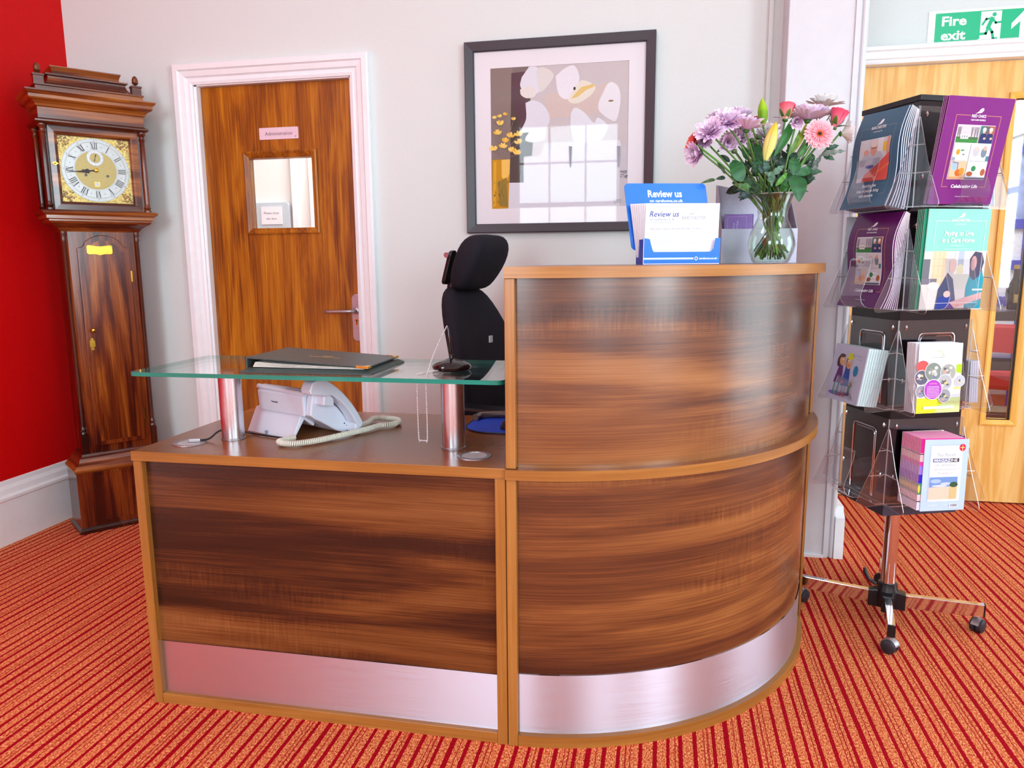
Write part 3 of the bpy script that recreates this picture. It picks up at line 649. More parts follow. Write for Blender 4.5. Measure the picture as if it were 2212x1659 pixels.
# ---------------------------------------------------------------- framed picture
t = thing('framed_picture', 'large square charcoal-framed print of pale flowers and a yellow vase on cream wall', 'picture', (-.458, 3.30, 1.748))
def FR(x0, x1, z0, z1, o, q): return [(x0+o, -q, z0+o), (x1-o, -q, z0+o), (x1-o, -q, z1-o), (x0+o, -q, z1-o)]
mb = MB(); mb.loft([FR(-.405, .403, -.400, .400, o, q) for o, q in [(0, 0), (0, .03), (.004, .034), (.036, .024), (.040, .018), (.040, .006)]], cap=False); obj('frame', mb, frame_m, t)
obj('backing', bx((-.40, -.006, -.395), (.398, 0, .395)), black_p, t)
PX0, PX1, PZ0, PZ1 = -.295, .295, -.295, .292
mb = MB(); mb.ring([(-.366, -.361), (.364, -.361), (.364, .361), (-.366, .361)], [(PX0, PZ0), (PX1, PZ0), (PX1, PZ1), (PX0, PZ1)], lambda u, v, d: (u, -d, v), .0075, .0105); obj('mount', mb, mount_m, t)
obj('print_sheet', bx((PX0-.01, -.0075, PZ0-.01), (PX1+.01, -.0065, PZ1+.01)), paper_w, t)
def pm(x, y):
    Lx = 268+(y-370)*22/1052; Rx = 1310-(y-303)*20/1109; u = (x-Lx)/(Rx-Lx); T = 370-67*u; B = 1422-10*u; v = (B-y)/(B-T)
    return (PX0+u*(PX1-PX0), PZ0+v*(PZ1-PZ0))
ik = Ink(base=.0001, eps=.00005); PP = lambda pts, c: ik.poly([pm(*p) for p in pts], c)
ik.rect(PX0, PZ0, PX1, PZ1, (206, 196, 198))
PP([(268, 370), (560, 352), (560, 1040), (430, 1222), (430, 1422), (290, 1422)], (128, 110, 108)); PP([(268, 370), (440, 360), (440, 1040), (285, 1040)], (140, 122, 116))
PP([(430, 400), (560, 385), (600, 900), (590, 1020), (525, 1020), (530, 1222), (425, 1222)], (84, 70, 66)); PP([(430, 400), (560, 385), (560, 560), (540, 840), (455, 700), (440, 560)], (92, 62, 72))
PP([(680, 560), (1150, 470), (1160, 690), (700, 740)], (214, 194, 188)); PP([(290, 1222), (530, 1222), (530, 1025), (660, 1020), (680, 920), (1240, 900), (1296, 1150), (1290, 1412), (290, 1422)], (222, 220, 230))
PP([(1240, 950), (1300, 950), (1292, 1412), (1235, 1412)], (206, 200, 206))
LW = (228, 226, 236); LY = (226, 220, 216)
for pts, c in (([(510, 430), (575, 350), (640, 370), (668, 470), (640, 540), (560, 560), (500, 500)], LW), ([(620, 380), (660, 355), (720, 375), (752, 420), (700, 500), (660, 535), (640, 520)], LY),
    ([(498, 520), (560, 495), (615, 520), (610, 570), (550, 585), (505, 560)], (232, 224, 220)), ([(540, 620), (600, 600), (680, 640), (724, 730), (700, 800), (640, 840), (560, 840), (505, 835), (545, 740)], LW),
    ([(540, 880), (640, 760), (700, 820), (680, 900), (600, 915), (545, 905)], (226, 224, 232)), ([(768, 420), (840, 360), (910, 345), (945, 440), (900, 520), (860, 590), (800, 570), (775, 500)], (236, 232, 240)),
    ([(900, 520), (960, 450), (1058, 490), (1040, 550), (960, 610), (900, 625), (860, 595)], (234, 226, 212)), ([(1110, 560), (1150, 480), (1190, 465), (1235, 510), (1245, 610), (1215, 750), (1160, 740), (1090, 680), (1085, 620)], (236, 232, 238)),
    ([(880, 700), (910, 655), (980, 690), (1050, 770), (1080, 730), (1150, 790), (1120, 880), (1040, 920), (920, 920), (880, 820)], (230, 230, 238))): PP([(p.x, p.y) for p in bez([(x, y, 0) for x, y in pts+pts[:1]], len(pts)*4)[:-1]], c)
PP([(905, 560), (960, 500), (1055, 475), (1050, 500), (1000, 520), (930, 575), (880, 590)], (228, 196, 120)); ik.ell(*pm(908, 512), .005, .007, (60, 50, 40)); ik.ell(*pm(1176, 604), .011, .004, (150, 126, 96))
PP([(288, 1046), (425, 1042), (415, 1420), (292, 1422)], (206, 146, 24)); PP([(360, 1048), (425, 1042), (422, 1150), (395, 1210), (362, 1180)], (244, 196, 96)); PP([(330, 1220), (400, 1180), (412, 1410), (345, 1400)], (150, 122, 50)); PP([(300, 1060), (320, 1060), (318, 1400), (298, 1410)], (226, 170, 40))
for i in range(26): a, b = random.uniform(300, 415), random.uniform(1200, 1410); ik.ell(*pm(a, b), .002, .005, random.choice([(120, 96, 40), (180, 140, 50), (90, 100, 70)]), 8)
stems = [(305, 740), (345, 730), (385, 715), (450, 750), (330, 860), (430, 880), (490, 870), (490, 930), (390, 920), (370, 960), (440, 990), (480, 1010), (300, 980), (350, 790)]
for x, y in stems: ik.line([pm(350+random.uniform(-20, 20), 1042), pm((x+350)/2+random.uniform(-15, 15), (y+1042)/2), pm(x, y)], .0018, (150, 130, 120))
for x, y in stems:
    sc_ = 1.0 if y > 760 else .6
    for k in range(4):
        a = -.5*pi+(k-1.5)*.55+random.uniform(-.2, .2); ik.ell(*pm(x+22*sc_*cos(a), y+24*sc_*sin(a)), .011*sc_, .0055*sc_, random.choice([(246, 204, 104), (250, 216, 128), (232, 180, 70)]), 10, -a)
for x in (880, 1232): PP([(x-12, 948), (x+12, 948), (x+4, 1110), (x-3, 1110)], (160, 158, 168))
for i in range(18): ik.ell(*pm(1270+random.uniform(-30, 24), 1150+random.uniform(-16, 40)), .004, .0015, (110, 106, 120), 8)
ik.text('UTT', *pm(1225, 1390), .016, (150, 170, 172), width=.03)
ik.build('artwork', lambda u, v, d: (u, -.0075-d, v), t, art_m)
obj('glass_pane', bx((-.366, -.0135, -.361), (.364, -.0125, .361)), pic_glass, t)
# ---------------------------------------------------------------- longcase clock in the corner
t = thing('longcase_clock', 'tall antique mahogany longcase clock with square brass dial standing in the red wall corner', 'clock', (-2.463, 2.972, 0), radians(52.0))
YB = .205
def mould(prof, yb=YB):
    """prof: list of (half width, y of front, z)"""
    mb = MB(); mb.loft([[(-w_, yb, z), (-w_, yf, z), (w_, yf, z), (w_, yb, z)] for w_, yf, z in prof]); return mb
obj('plinth_foot', mould([(.215, -.006, 0), (.215, -.006, .016), (.210, 0, .022), (.205, .003, .03)]), mahog_d, t)
base = obj('plinth', mould([(.206, .002, .02), (.206, .002, .285)]), mahog, t)
obj('plinth_panel', MB().prism([(-.15, .05), (.15, .05), (.15, .27), (-.15, .27)], lambda u, v, d: (u, d, v), -.002, .004), mahog, t)
obj('plinth_moulding', mould([(.206, .002, .283), (.214, -.006, .292), (.214, -.006, .300), (.200, .010, .318), (.186, .024, .328), (.182, .030, .345), (.170, .040, .352), (.168, .043, .362)]), mahog_h, t)
TF = .055
mb = MB(); tp = [(-.158, YB), (-.158, TF+.026), (-.134, TF), (.134, TF), (.158, TF+.026), (.158, YB)]
mb.prism(tp, lambda u, v, d: (u, v, d), .36, 1.38); obj('trunk', mb, mahog, t)
for s_ in (-1, 1):
    obj('corner_block', bx((s_*.136, TF-.002, .36), (s_*.162, TF+.03, .45)), mahog_d, t)
    mb = MB(); x, y = s_*.149, TF+.011
    mb.lathe([(.0145, .452), (.0145, .46), (.011, .466), (.0145, .474), (.010, .484), (.0095, .49), (.0095, 1.325), (.013, 1.335), (.0105, 1.345), (.014, 1.356), (.014, 1.37)], (x, y, 0), 14); obj('corner_column', mb, mahog_d, t, smooth=True)
da = [(-.104, .395), (.106, .395), (.106, 1.300)]
for k in range(9): a = k/8*pi/2; da.append((.106-.030*sin(a), 1.300+.022*(1-cos(a))))
for k in range(1, 16): u = k/16; da.append((.076-.150*u, 1.322+.034*sin(pi*u)**.7))
for k in range(9): a = k/8*pi/2; da.append((-.074-.030*(1-cos(a)), 1.322-.022*sin(a)))
td = obj('trunk_door', MB().prism(da, lambda u, v, d: (u, d, v), TF-.014, TF+.004), mahog, t, bevel=.003)
di = [(u*.80+.001, .847+(v-.847)*.955) for u, v in da]
obj('door_field', MB().prism(di, lambda u, v, d: (u, d, v), TF-.0152, TF-.01), wood('mahogany_field', [(0.10, (52, 10, 4)), (0.36, (92, 32, 8)), (0.55, (124, 56, 14)), (0.75, (156, 84, 26)), (0.92, (178, 110, 46))], 'Z', rough=.22, rings=4, fine=.5, coat=.4, s=1.2), td)
pc = (-0.0149, 1.2898)
pl = [(-.052, .018), (-.045, .022), (0, .016), (.045, .022), (.052, .018), (.052, -.014), (.045, -.02), (.02, -.019), (0, -.024), (-.02, -.019), (-.045, -.02), (-.052, -.014)]
obj('brass_plate', MB().prism([(pc[0]+u, pc[1]+v) for u, v in pl], lambda u, v, d: (u, d, v), TF-.018, TF-.014), brass, td, bevel=.0008)
kc = (-0.0756, 0.9304); ec = (-0.0810, 0.8685)
obj('knob', MB().lathe([(.004, -.0), (.004, -.010), (.0105, -.014), (.0115, -.020), (.007, -.026), (0, -.027)], (kc[0], TF-.014, kc[1]), 16, 'Y'), brass, td, smooth=True)
es = [(0, .028), (.006, .024), (.004, .018), (.011, .014), (.011, -.012), (.004, -.016), (.008, -.024), (0, -.030), (-.008, -.024), (-.004, -.016), (-.011, -.012), (-.011, .014), (-.004, .018), (-.006, .024)]
e_ = obj('escutcheon', MB().prism([(ec[0]+u, ec[1]+v) for u, v in es], lambda u, v, d: (u, d, v), TF-.0175, TF-.014), brass, td)
for z in (1.17, .52): obj('hinge', bx((.106, TF-.012, z-.025), (.113, TF+.002, z+.025)), brass, td)
obj('throat_moulding', mould([(.160, TF, 1.37), (.164, TF-.004, 1.378), (.170, TF-.01, 1.386), (.190, .026, 1.40), (.200, .012, 1.405), (.206, .006, 1.414), (.206, .006, 1.42), (.216, -.004, 1.424), (.216, -.004, 1.437), (.228, -.018, 1.446), (.230, -.020, 1.455), (.222, -.012, 1.460), (.19, .01, 1.462)]), mahog_h, t)
# hood
hood = obj('hood', mould([(.180, .040, 1.458), (.180, .040, 1.83)]), mahog_d, t)
mb = MB(); mb.loft([[(-.176+o, .028-q, 1.463+o), (.176-o, .028-q, 1.463+o), (.176-o, .028-q, 1.812-o), (-.176+o, .028-q, 1.812-o)] for o, q in [(0, -.01), (0, .012), (.022, .013), (.030, .010), (.034, .004), (.036, -.012)]], cap=False)
hd = obj('dial_door', mb, mahog_h, t)
obj('door_catch', MB().prism([(-.013, 0), (0, .008), (.013, 0), (0, -.008)], lambda u, v, d: (u-.160, d, v+1.655), .010, .0155), brass, hd)
obj('catch_knob', MB().lathe([(.004, .012), (.004, .006), (.0015, .003), (0, .003)], (-.160, 0, 1.655), 12, 'Y'), brass, hd, smooth=True)
obj('glass_pane', bx((-.141, .030, 1.498), (.141, .032, 1.778)), glass, hd)
# dial
DC = (0, 1.638); R_ = .136
dial = obj('dial_plate', bx((-.142, .036, 1.497), (.142, .0385, 1.779)), gold_dull, t, label='square brass dial plate')
obj('dial_centre', MB().lathe([(0, .0335), (.084, .0335), (.084, .036)], (DC[0], 0, DC[1]), 48, 'Y'), plain('matted_brass', (196, 168, 96), .4, sc=500, bs=.4, metal=.7, var=.12), dial)
obj('chapter_ring', MB().lathe([(.083, .0345), (.083, .0325), (R_, .0325), (R_, .0345)], (DC[0], 0, DC[1]), 64, 'Y', cap=False), silver, dial, label='silvered chapter ring')
sr = obj('seconds_ring', MB().lathe([(.021, .0325), (.021, .0315), (.034, .0315), (.034, .0325)], (DC[0], 0, DC[1]+.053), 32, 'Y', cap=False), silver, dial)
rng = random.Random(3)
for sx_ in (-1, 1):
    for sz in (-1, 1):
        mb = MB(); cx_, cz_ = sx_*.118, DC[1]+sz*.118
        for i in range(26):
            a, b = rng.uniform(-.024, .022)*sx_, rng.uniform(-.024, .022)*sz
            px_, pz_ = cx_+a, cz_+b
            if sqrt((px_-DC[0])**2+(pz_-DC[1])**2) < R_+.004 or abs(px_) > .139 or abs(pz_-DC[1]) > .139: continue
            th = rng.uniform(0, pi); r1, r2 = rng.uniform(.004, .008), rng.uniform(.002, .004)
            c3 = [(px_+r1*cos(q)*cos(th)-r2*sin(q)*sin(th), pz_+r1*cos(q)*sin(th)+r2*sin(q)*cos(th)) for q in (2*pi*k/8 for k in range(8))]
            top = mb.v((px_, .031, pz_)); vs = [mb.v((u, .036, v)) for u, v in c3]
            for k in range(8): mb.face([vs[k], vs[(k+1) % 8], top])
        obj('corner_spandrel', mb, gold_dull, dial)
ik = Ink(base=.0001, eps=.00002); DK = (52, 46, 52)
def pol(r, a): return (DC[0]+r*sin(a), DC[1]+r*cos(a))
def cir(r, w_, c, n=64, cc=DC): ik.line([(cc[0]+r*sin(2*pi*k/n), cc[1]+r*cos(2*pi*k/n)) for k in range(n+1)], w_, c)
for r in (.086, .1205, .1225, .134): cir(r, .0006, DK)
for k in range(60): ik.line([pol(.1305, k*pi/30), pol(.134, k*pi/30)], .0006, DK)
NUM = ['XII', 'I', 'II', 'III', 'IIII', 'V', 'VI', 'VII', 'VIII', 'IX', 'X', 'XI']
for k, s_ in enumerate(NUM):
    a = k*pi/6; wd = {'I': .0075, 'V': .013, 'X': .013}; tot = sum(wd[c] for c in s_); x = -tot/2; ca, sa = cos(a), sin(a)
    def T(u, r): return (DC[0]+(u)*ca*(.8+.2*r/.12)+r*sa, DC[1]-(u)*sa*(.8+.2*r/.12)+r*ca)
    for c in s_:
        w_ = wd[c]; m_ = x+w_/2
        if c == 'I': ik.line([T(m_, .091), T(m_, .117)], .0030, DK)
        if c == 'V': ik.line([T(m_-.005, .117), T(m_, .091)], .0030, DK); ik.line([T(m_+.005, .117), T(m_, .091)], .0010, DK)
        if c == 'X': ik.line([T(m_-.005, .117), T(m_+.005, .091)], .0030, DK); ik.line([T(m_+.005, .117), T(m_-.005, .091)], .0010, DK)
        ik.line([T(x+.0008, .117), T(x+w_-.0008, .117)], .0007, DK); ik.line([T(x+.0008, .091), T(x+w_-.0008, .091)], .0007, DK); x += w_
for k in range(12):
    ik.line([pol(.126, (k+.0)*pi/6-.03), pol(.1285, k*pi/6+.03)], .0010, DK); ik.ell(*pol(.104, (k+.5)*pi/6), .0014, .0022, (120, 112, 116), 6)
ik.build('numerals', lambda u, v, d: (u, .0325-d, v), dial, attr_mat('engraved_ink', .5))
ik = Ink(base=.0001, eps=.00002); cc = (DC[0], DC[1]+.053); cir(.0225, .0005, DK, 32, cc); cir(.0325, .0005, DK, 32, cc)
for k in range(12): a = k*pi/6; ik.line([(cc[0]+.0275*sin(a), cc[1]+.0275*cos(a)), (cc[0]+.032*sin(a), cc[1]+.032*cos(a))], .0008, DK)
ik.build('seconds_marks', lambda u, v, d: (u, .0315-d, v), dial)
def hand(name, a, L_, w_, y, c=DC, deco=.55):
    pts = []
    for u, h in [(0, .9), (.15, .6), (.3, .5), (deco-.14, .9), (deco-.06, 2.4), (deco, 1.2), (deco+.07, 2.0), (deco+.14, .5), (.9, .35), (1, .05)]: pts.append((u*L_, h*w_))
    pts = pts+[(u, -h) for u, h in pts[::-1]]; sa, ca = sin(a), cos(a)
    return obj(name, MB().prism([(c[0]+u*sa+v*ca, c[1]+u*ca-v*sa) for u, v in pts], lambda p, q, d: (p, d, q), y, y+.0012), mat('blued_steel', (46, 34, 42), .35, .6), dial)
hand('minute_hand', radians(-97), .118, .0036, .024, deco=.38); hand('hour_hand', radians(-99), .076, .0045, .027, deco=.5)
hand('seconds_hand', radians(16), .020, .0013, .0290, cc); hand('seconds_tail', radians(196), .018, .0010, .0292, cc)
obj('hand_boss', MB().lathe([(.0085, .0245), (.0085, .021), (.004, .019), (0, .019)], (DC[0], 0, DC[1]), 20, 'Y'), brass, dial, smooth=True)
for x in (-.042, .045): obj('winding_hole', MB().lathe([(.0058, .0336), (.0058, .0325), (.0035, .0322), (0, .0322)], (x, 0, DC[1]-.022), 16, 'Y'), black_p, dial)
mb = MB(); mb.ring([(-.011, 1.568), (.011, 1.568), (.011, 1.588), (-.011, 1.588)], [(-.008, 1.571), (.008, 1.571), (.008, 1.585), (-.008, 1.585)], lambda u, v, d: (u, d, v), .0325, .0336); obj('date_aperture', mb, brass, dial)
obj('date_disc', bx((-.008, .0330, 1.571), (.008, .0336, 1.585)), paper_w, dial)
# hood columns
def col(x, y):
    return obj('hood_column', MB().lathe([(.017, 1.458), (.017, 1.468), (.012, 1.472), (.016, 1.480), (.012, 1.487), (.0115, 1.50), (.0125, 1.62), (.0105, 1.775), (.0145, 1.782), (.0105, 1.790), (.0115, 1.798), (.017, 1.805), (.017, 1.815)], (x, y, 0), 18), mahog, t, smooth=True)
col(-.196, .016); col(.196, .016); col(-.196, .185); col(.196, .185)
obj('frieze', mould([(.205, .006, 1.812), (.216, -.006, 1.818), (.222, -.012, 1.824), (.222, -.012, 1.830), (.210, .0, 1.836), (.207, .003, 1.838), (.207, .003, 1.884)]), mahog_h, t)
obj('cornice', mould([(.207, .003, 1.882), (.214, -.004, 1.886), (.216, -.006, 1.893), (.224, -.016, 1.903), (.236, -.028, 1.908), (.240, -.034, 1.914), (.240, -.034, 1.926), (.247, -.042, 1.932), (.252, -.047, 1.940), (.252, -.047, 1.945), (.21, -.01, 1.946)]), mahog_h, t)
obj('top_plinth', mould([(.208, -.008, 1.944), (.208, -.008, 1.966), (.213, -.013, 1.969), (.213, -.013, 1.975)]), mahog_h, t)
prof = [(.192, .004, 1.974), (.178, .012, 1.979), (.164, .022, 1.987), (.155, .030, 1.998), (.151, .034, 2.010), (.151, .034, 2.018), (.160, .026, 2.022), (.160, .026, 2.028)]
obj('caddy_top', mould(prof), mahog_h, t)
obj('caddy_step', mould([(.132, .048, 2.027), (.130, .050, 2.040), (.134, .046, 2.052), (.138, .042, 2.060), (.138, .042, 2.064)]), mahog_h, t)
for x in (-.190, .190):
    f = obj('finial_block', mould([(.019, 0, 1.974), (.019, 0, 2.008), (.022, -.003, 2.010), (.022, -.003, 2.016), (.016, .003, 2.018)], .036), mahog_h, t); f.location = (x, .006, 0)
    obj('finial', MB().lathe([(.007, 2.017), (.005, 2.022), (.010, 2.027), (.0145, 2.031), (.0125, 2.034), (.0135, 2.042), (.011, 2.052), (.006, 2.060), (0, 2.063)], (0, .018, 0), 18), plain('bronze_brown', (120, 74, 48), .28, metal=.5), f, smooth=True)
for s_ in (-1, 1): obj('side_window', bx((s_*.1805, .08, 1.52), (s_*.179, .17, 1.76)), black_p, t)
# ---------------------------------------------------------------- office chair behind the desk
t = thing('office_chair', 'black fabric office chair with tall back and headrest behind the desk', 'chair', (-.730, 2.74, 0), radians(-15))
# local: +x is the way the sitter faces, z up, y sideways
def pad(name, zs, m=black_f, n=28, smooth=True):
    """zs: rows of (z, half width, thickness, x centre, fullness)"""
    mb = MB(); rings = []
    for z, hw, th, xc, cup in zs:
        R = []
        for k in range(n):
            a = 2*pi*k/n; c, s = cos(a), sin(a); e = .55
            y = hw*abs(s)**e*(1 if s > 0 else -1); x = th*abs(c)**.7*(1 if c > 0 else -1)
            R.append((xc+x+cup*(y/hw)**2 if hw else xc, y, z))
        rings.append(R)
    mb.loft(rings); return obj(name, mb, m, t, smooth=smooth, sub=1)
pad('backrest', [(.50, .10, .02, .02, .02), (.515, .17, .035, .02, .03), (.56, .205, .045, .035, .035), (.66, .225, .05, .055, .04), (.78, .235, .05, .06, .045), (.90, .225, .047, .035, .045), (1.0, .195, .045, .0, .04), (1.07, .16, .042, -.02, .03), (1.115, .12, .036, -.03, .02), (1.135, .07, .02, -.035, .01)])
pad('headrest', [(1.118, .085, .02, .012, .0), (1.13, .108, .042, .014, .01), (1.17, .122, .060, .026, .015), (1.22, .132, .066, .048, .02), (1.27, .132, .064, .066, .02), (1.305, .115, .05, .078, .015), (1.322, .08, .026, .084, .01)])
mb = MB(); mb.prism(rrect(-.021, 1.14, .021, 1.265, .018), lambda u, v, d: (d-.062+(v-1.14)*.30, u-.05, v), -.008, .008); obj('headrest_bracket', mb, black_p, t, bevel=.003)
for y in (-.0, ): obj('bracket_bolt', MB().lathe([(.010, 0), (.010, .012), (.006, .016), (0, .016)], (-.034, -.086, 1.248), 14, 'Y'), steel_s, t, smooth=True)
obj('back_post', MB().tube(bez([(-.06, 0, 1.18), (-.075, 0, 1.0), (-.03, 0, .75), (-.02, 0, .55), (.04, 0, .43), (.15, 0, .41)], 20), .016, 10), black_p, t, smooth=True)
obj('fabric_tag', bx((.103, -.018, .925), (.108, .004, .950)), skin_grey, t, label='small pale tag on the backrest')
st = MB(); st.prism(rrect(.03, -.24, .50, .24, .09), lambda u, v, d: (u, v, d), .46, .54); obj('seat', st, black_f, t, bevel=.03, smooth=True)
for s_ in (-1, 1):
    obj('armrest', MB().prism(rrect(.08, -.045, .33, .045, .035), lambda u, v, d: (u, s_*.275+v, d), .705, .735), black_p, t, bevel=.008)
    obj('arm_post', MB().tube([(.2, s_*.275, .71), (.2, s_*.28, .55), (.22, s_*.22, .46)], .02, 10), black_p, t, smooth=True)
obj('gas_column', MB().lathe([(.028, .08), (.028, .3), (.02, .3), (.02, .46)], (.25, 0, 0), 16), black_p, t, smooth=True)
for k in range(5):
    a = 2*pi*k/5; ex, ey = .25+.29*cos(a), .29*sin(a)
    g = obj('base_arm', MB().tube([(.25, 0, .12), (.25+.15*cos(a), .15*sin(a), .10), (ex, ey, .07)], [.028, .022, .016], 10), black_p, t, smooth=True)
    obj('caster', MB().lathe([(.0, -.018), (.024, -.018), (.028, -.012), (.028, .012), (.024, .018), (0, .018)], (ex, ey, .0285), 16, 'X'), rubber, g, smooth=True)

# ---------------------------------------------------------------- desk phone (seen from the back)
t = thing('desk_phone', 'pale grey desk telephone seen from behind under the glass shelf', 'phone', (-1.015, 1.882, .7302), radians(-25.42))
# local: x along the back edge (to the right end = 0), y away from the viewer = depth
W0 = -.215
mb = MB(); mb.prism([(.0, .0), (.006, .0), (.044, .052), (.075, .028), (.080, .034), (.050, .072), (.034, .068)], lambda u, v, d: (d, u, v), W0, 0.0); obj('stand', mb, phone_m, t, bevel=.0015)
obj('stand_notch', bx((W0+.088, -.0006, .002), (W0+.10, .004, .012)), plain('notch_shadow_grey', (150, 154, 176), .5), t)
bp = [(.030, .070), (.040, .125), (.046, .136), (.066, .130), (.130, .078), (.178, .022), (.184, .010), (.176, .003), (.145, .001), (.120, .012), (.070, .044), (.050, .055)]
mb = MB(); mb.prism(bp, lambda u, v, d: (d, u, v), W0+.045, .046); obj('body', mb, phone_m, t, bevel=.004)
lid = MB(); lid.prism([(.0255, .066), (.030, .066), (.036, .120), (.044, .128), (.052, .134), (.050, .139), (.040, .139), (.022, .122)], lambda u, v, d: (d, u, v), W0+.030, .026); obj('screen_back', lid, phone_m, t, bevel=.002)
cap = MB(); cap.tube([(W0+.026, .018+.012, .134), (.030, .018+.012, .130)], .0075, 10); obj('screen_rim', cap, phone_m, t, smooth=True)
obj('side_lid', MB().prism([(.0249, .068), (.0258, .068), (.0228, .118), (.0219, .118)], lambda u, v, d: (d, u, v), W0+.152, .022), phone_m, t)
ik = Ink(base=.0003); ik.text('Panasonic', -.105, .0935, .0062, (36, 40, 60), width=.030, bold=.02); ik.build('lettering', lambda u, v, d: (u, .0251-.0625*(v-.066)-d, v), t)
# handset on the right side, arched
hp_ = bez([(.002, .155), (.02, .172), (.06, .168), (.11, .128), (.150, .082), (.178, .040), (.184, .022)], 30)
hi_ = bez([(.172, .016), (.155, .036), (.142, .060), (.115, .094), (.085, .120), (.072, .128), (.066, .120), (.050, .122), (.020, .134), (.0, .144)], 36)
pts = [(p[0], p[1]) for p in [(q.x, q.y) if hasattr(q, 'x') else q for q in []]]
def b2(P, n): return [(v.x, v.y) for v in bez([(a, b, 0) for a, b in P], n)]
top = b2([(.0, .150), (.016, .172), (.06, .170), (.11, .132), (.150, .086), (.178, .042), (.184, .026)], 30); bot = b2([(.176, .016), (.158, .032), (.142, .060), (.115, .094), (.088, .118), (.072, .126), (.060, .126), (.030, .132), (.004, .138)], 32)
mb = MB(); mb.prism(top+bot, lambda u, v, d: (d, u, v), .048, .090); obj('handset', mb, phone_m, t, bevel=.007, smooth=True)
mb = MB(); mb.prism([(.05, .10), (.088, .092), (.088, .114), (.074, .128), (.054, .126)], lambda u, v, d: (d, u, v), .040, .080); obj('cradle', mb, phone_m, t, bevel=.003)
mb = MB(); mb.prism([(.155, .006), (.178, .006), (.182, .026), (.160, .038)], lambda u, v, d: (d, u, v), .040, .085); obj('lower_cradle', mb, phone_m, t, bevel=.003)
for u, v in ((.150, .028), (.158, .020)): obj('socket', MB().lathe([(.0022, 0), (.0022, .0012)], (.046, u, v), 10, 'X'), black_p, t)
obj('front_keypad', MB().prism([(.070, .127), (.130, .079), (.176, .025), (.180, .030), (.133, .086), (.072, .134)], lambda u, v, d: (d, u, v), W0+.055, .036), plain('keypad_grey', (150, 154, 170), .5), t)
# curly cord
path = bez([(-.925, 2.012, .752), (-.905, 2.020, .746), (-.885, 2.040, .742), (-.876, 2.09, .741), (-.880, 2.145, .742), (-.860, 2.160, .742), (-.820, 2.158, .741), (-.792, 2.138, .741), (-.786, 2.100, .741), (-.800, 2.074, .741), (-.824, 2.058, .741), (-.842, 2.008, .741), (-.870, 1.95, .741), (-.902, 1.885, .741), (-.935, 1.835, .741), (-.972, 1.806, .741), (-1.005, 1.806, .741), (-1.022, 1.826, .741), (-1.0, 1.87, .741)], 460)
T0 = Matrix.Rotation(radians(25.42), 4, 'Z') @ Matrix.Translation((1.015, -1.882, -.7302)); loc = [T0 @ p for p in path]
cum = [0]
for a, b in zip(loc, loc[1:]): cum.append(cum[-1]+(b-a).length)
N = int(cum[-1]/.0006); hel = []; j = 0; ring_r = .0068; pitch = .0052
for i in range(N):
    s_ = i*cum[-1]/N
    while cum[j+1] < s_: j += 1
    f_ = (s_-cum[j])/(cum[j+1]-cum[j]+1e-9); p = loc[j].lerp(loc[j+1], f_); d = (loc[min(j+3, len(loc)-1)]-loc[max(j-2, 0)]).normalized()
    n1 = d.cross(Vector((0, 0, 1))).normalized(); n2 = n1.cross(d); a = 2*pi*s_/pitch; hel.append(p+(n1*cos(a)+n2*sin(a))*ring_r)
obj('coiled_cord', MB().tube(hel, .0022, 5), cord_m, t, smooth=True, label='cream coiled handset cord')
t2 = obj('phone_cable', MB().tube(bez([(-1.262, 1.822, .735), (-1.245, 1.838, .737), (-1.225, 1.862, .755), (-1.20, 1.90, .748), (-1.17, 1.93, .734), (-1.13, 1.915, .734), (-1.05, 1.89, .734)], 40), .0026, 8), black_p, smooth=True); tag(t2, 'thin black cable running from the left desk grommet to the phone', 'cable')
g = obj('plug', bx((-.018, -.006, 0), (.014, .006, .010)), steel_s, t2, bevel=.002); g.location = (-1.272, 1.812, .732); g.rotation_euler = (0, 0, radians(20))

# ---------------------------------------------------------------- folder on the shelf
GZ = .9402
t = thing('ring_binder', 'dark green leather visitors binder with brass corners lying on the glass shelf', 'binder', (-1.072, 1.756, GZ), radians(.5))
def lf(x, y, z): return (x, y, z)
mb = MB(); mb.loft([[(-.014, -.004, 0), (.352, -.004, 0), (.352, .252, 0), (-.014, .252, 0)], [(-.014, -.004, .003), (.352, -.004, .003), (.352, .252, .003), (-.014, .252, .003)], [(.004, .012, .0115), (.338, .012, .0115), (.338, .236, .0115), (.004, .236, .0115)]]); obj('back_cover', mb, leather, t, bevel=.001)
mb = MB(); mb.loft([[(.0, .008+y, .040), (.0, .008+y, .036), (.341, .002+y*.985, .0165), (.341, .002+y*.985, .0205)] for y in (0, .232)]); obj('front_cover', mb, leather, t, bevel=.0012)
obj('spine', bx((-.001, .008, .0115), (.004, .240, .0395)), leather, t, bevel=.001)
for k in range(4):
    zz = .014+k*.0035
    obj('page', MB().loft([[(.018+.002*k, .012, zz), (.018+.002*k, .236, zz), (.018+.002*k, .236, zz+.0022), (.018+.002*k, .012, zz+.0022)], [(.10, .012, .0135+k*.0026), (.10, .236, .0135+k*.0026), (.10, .236, .0145+k*.0026), (.10, .012, .0145+k*.0026)], [(.326, .012, .0125+k*.0010), (.326, .236, .0125+k*.0010), (.326, .236, .0132+k*.0010), (.326, .012, .0132+k*.0010)]]), paper, t)
obj('ring_mechanism', MB().tube([(.018, .02, .0165), (.018, .228, .0165)], .004, 10), brass, t, smooth=True)
cover = lambda x, y, d: (x, y, .0406-.0195*x/.341+d)
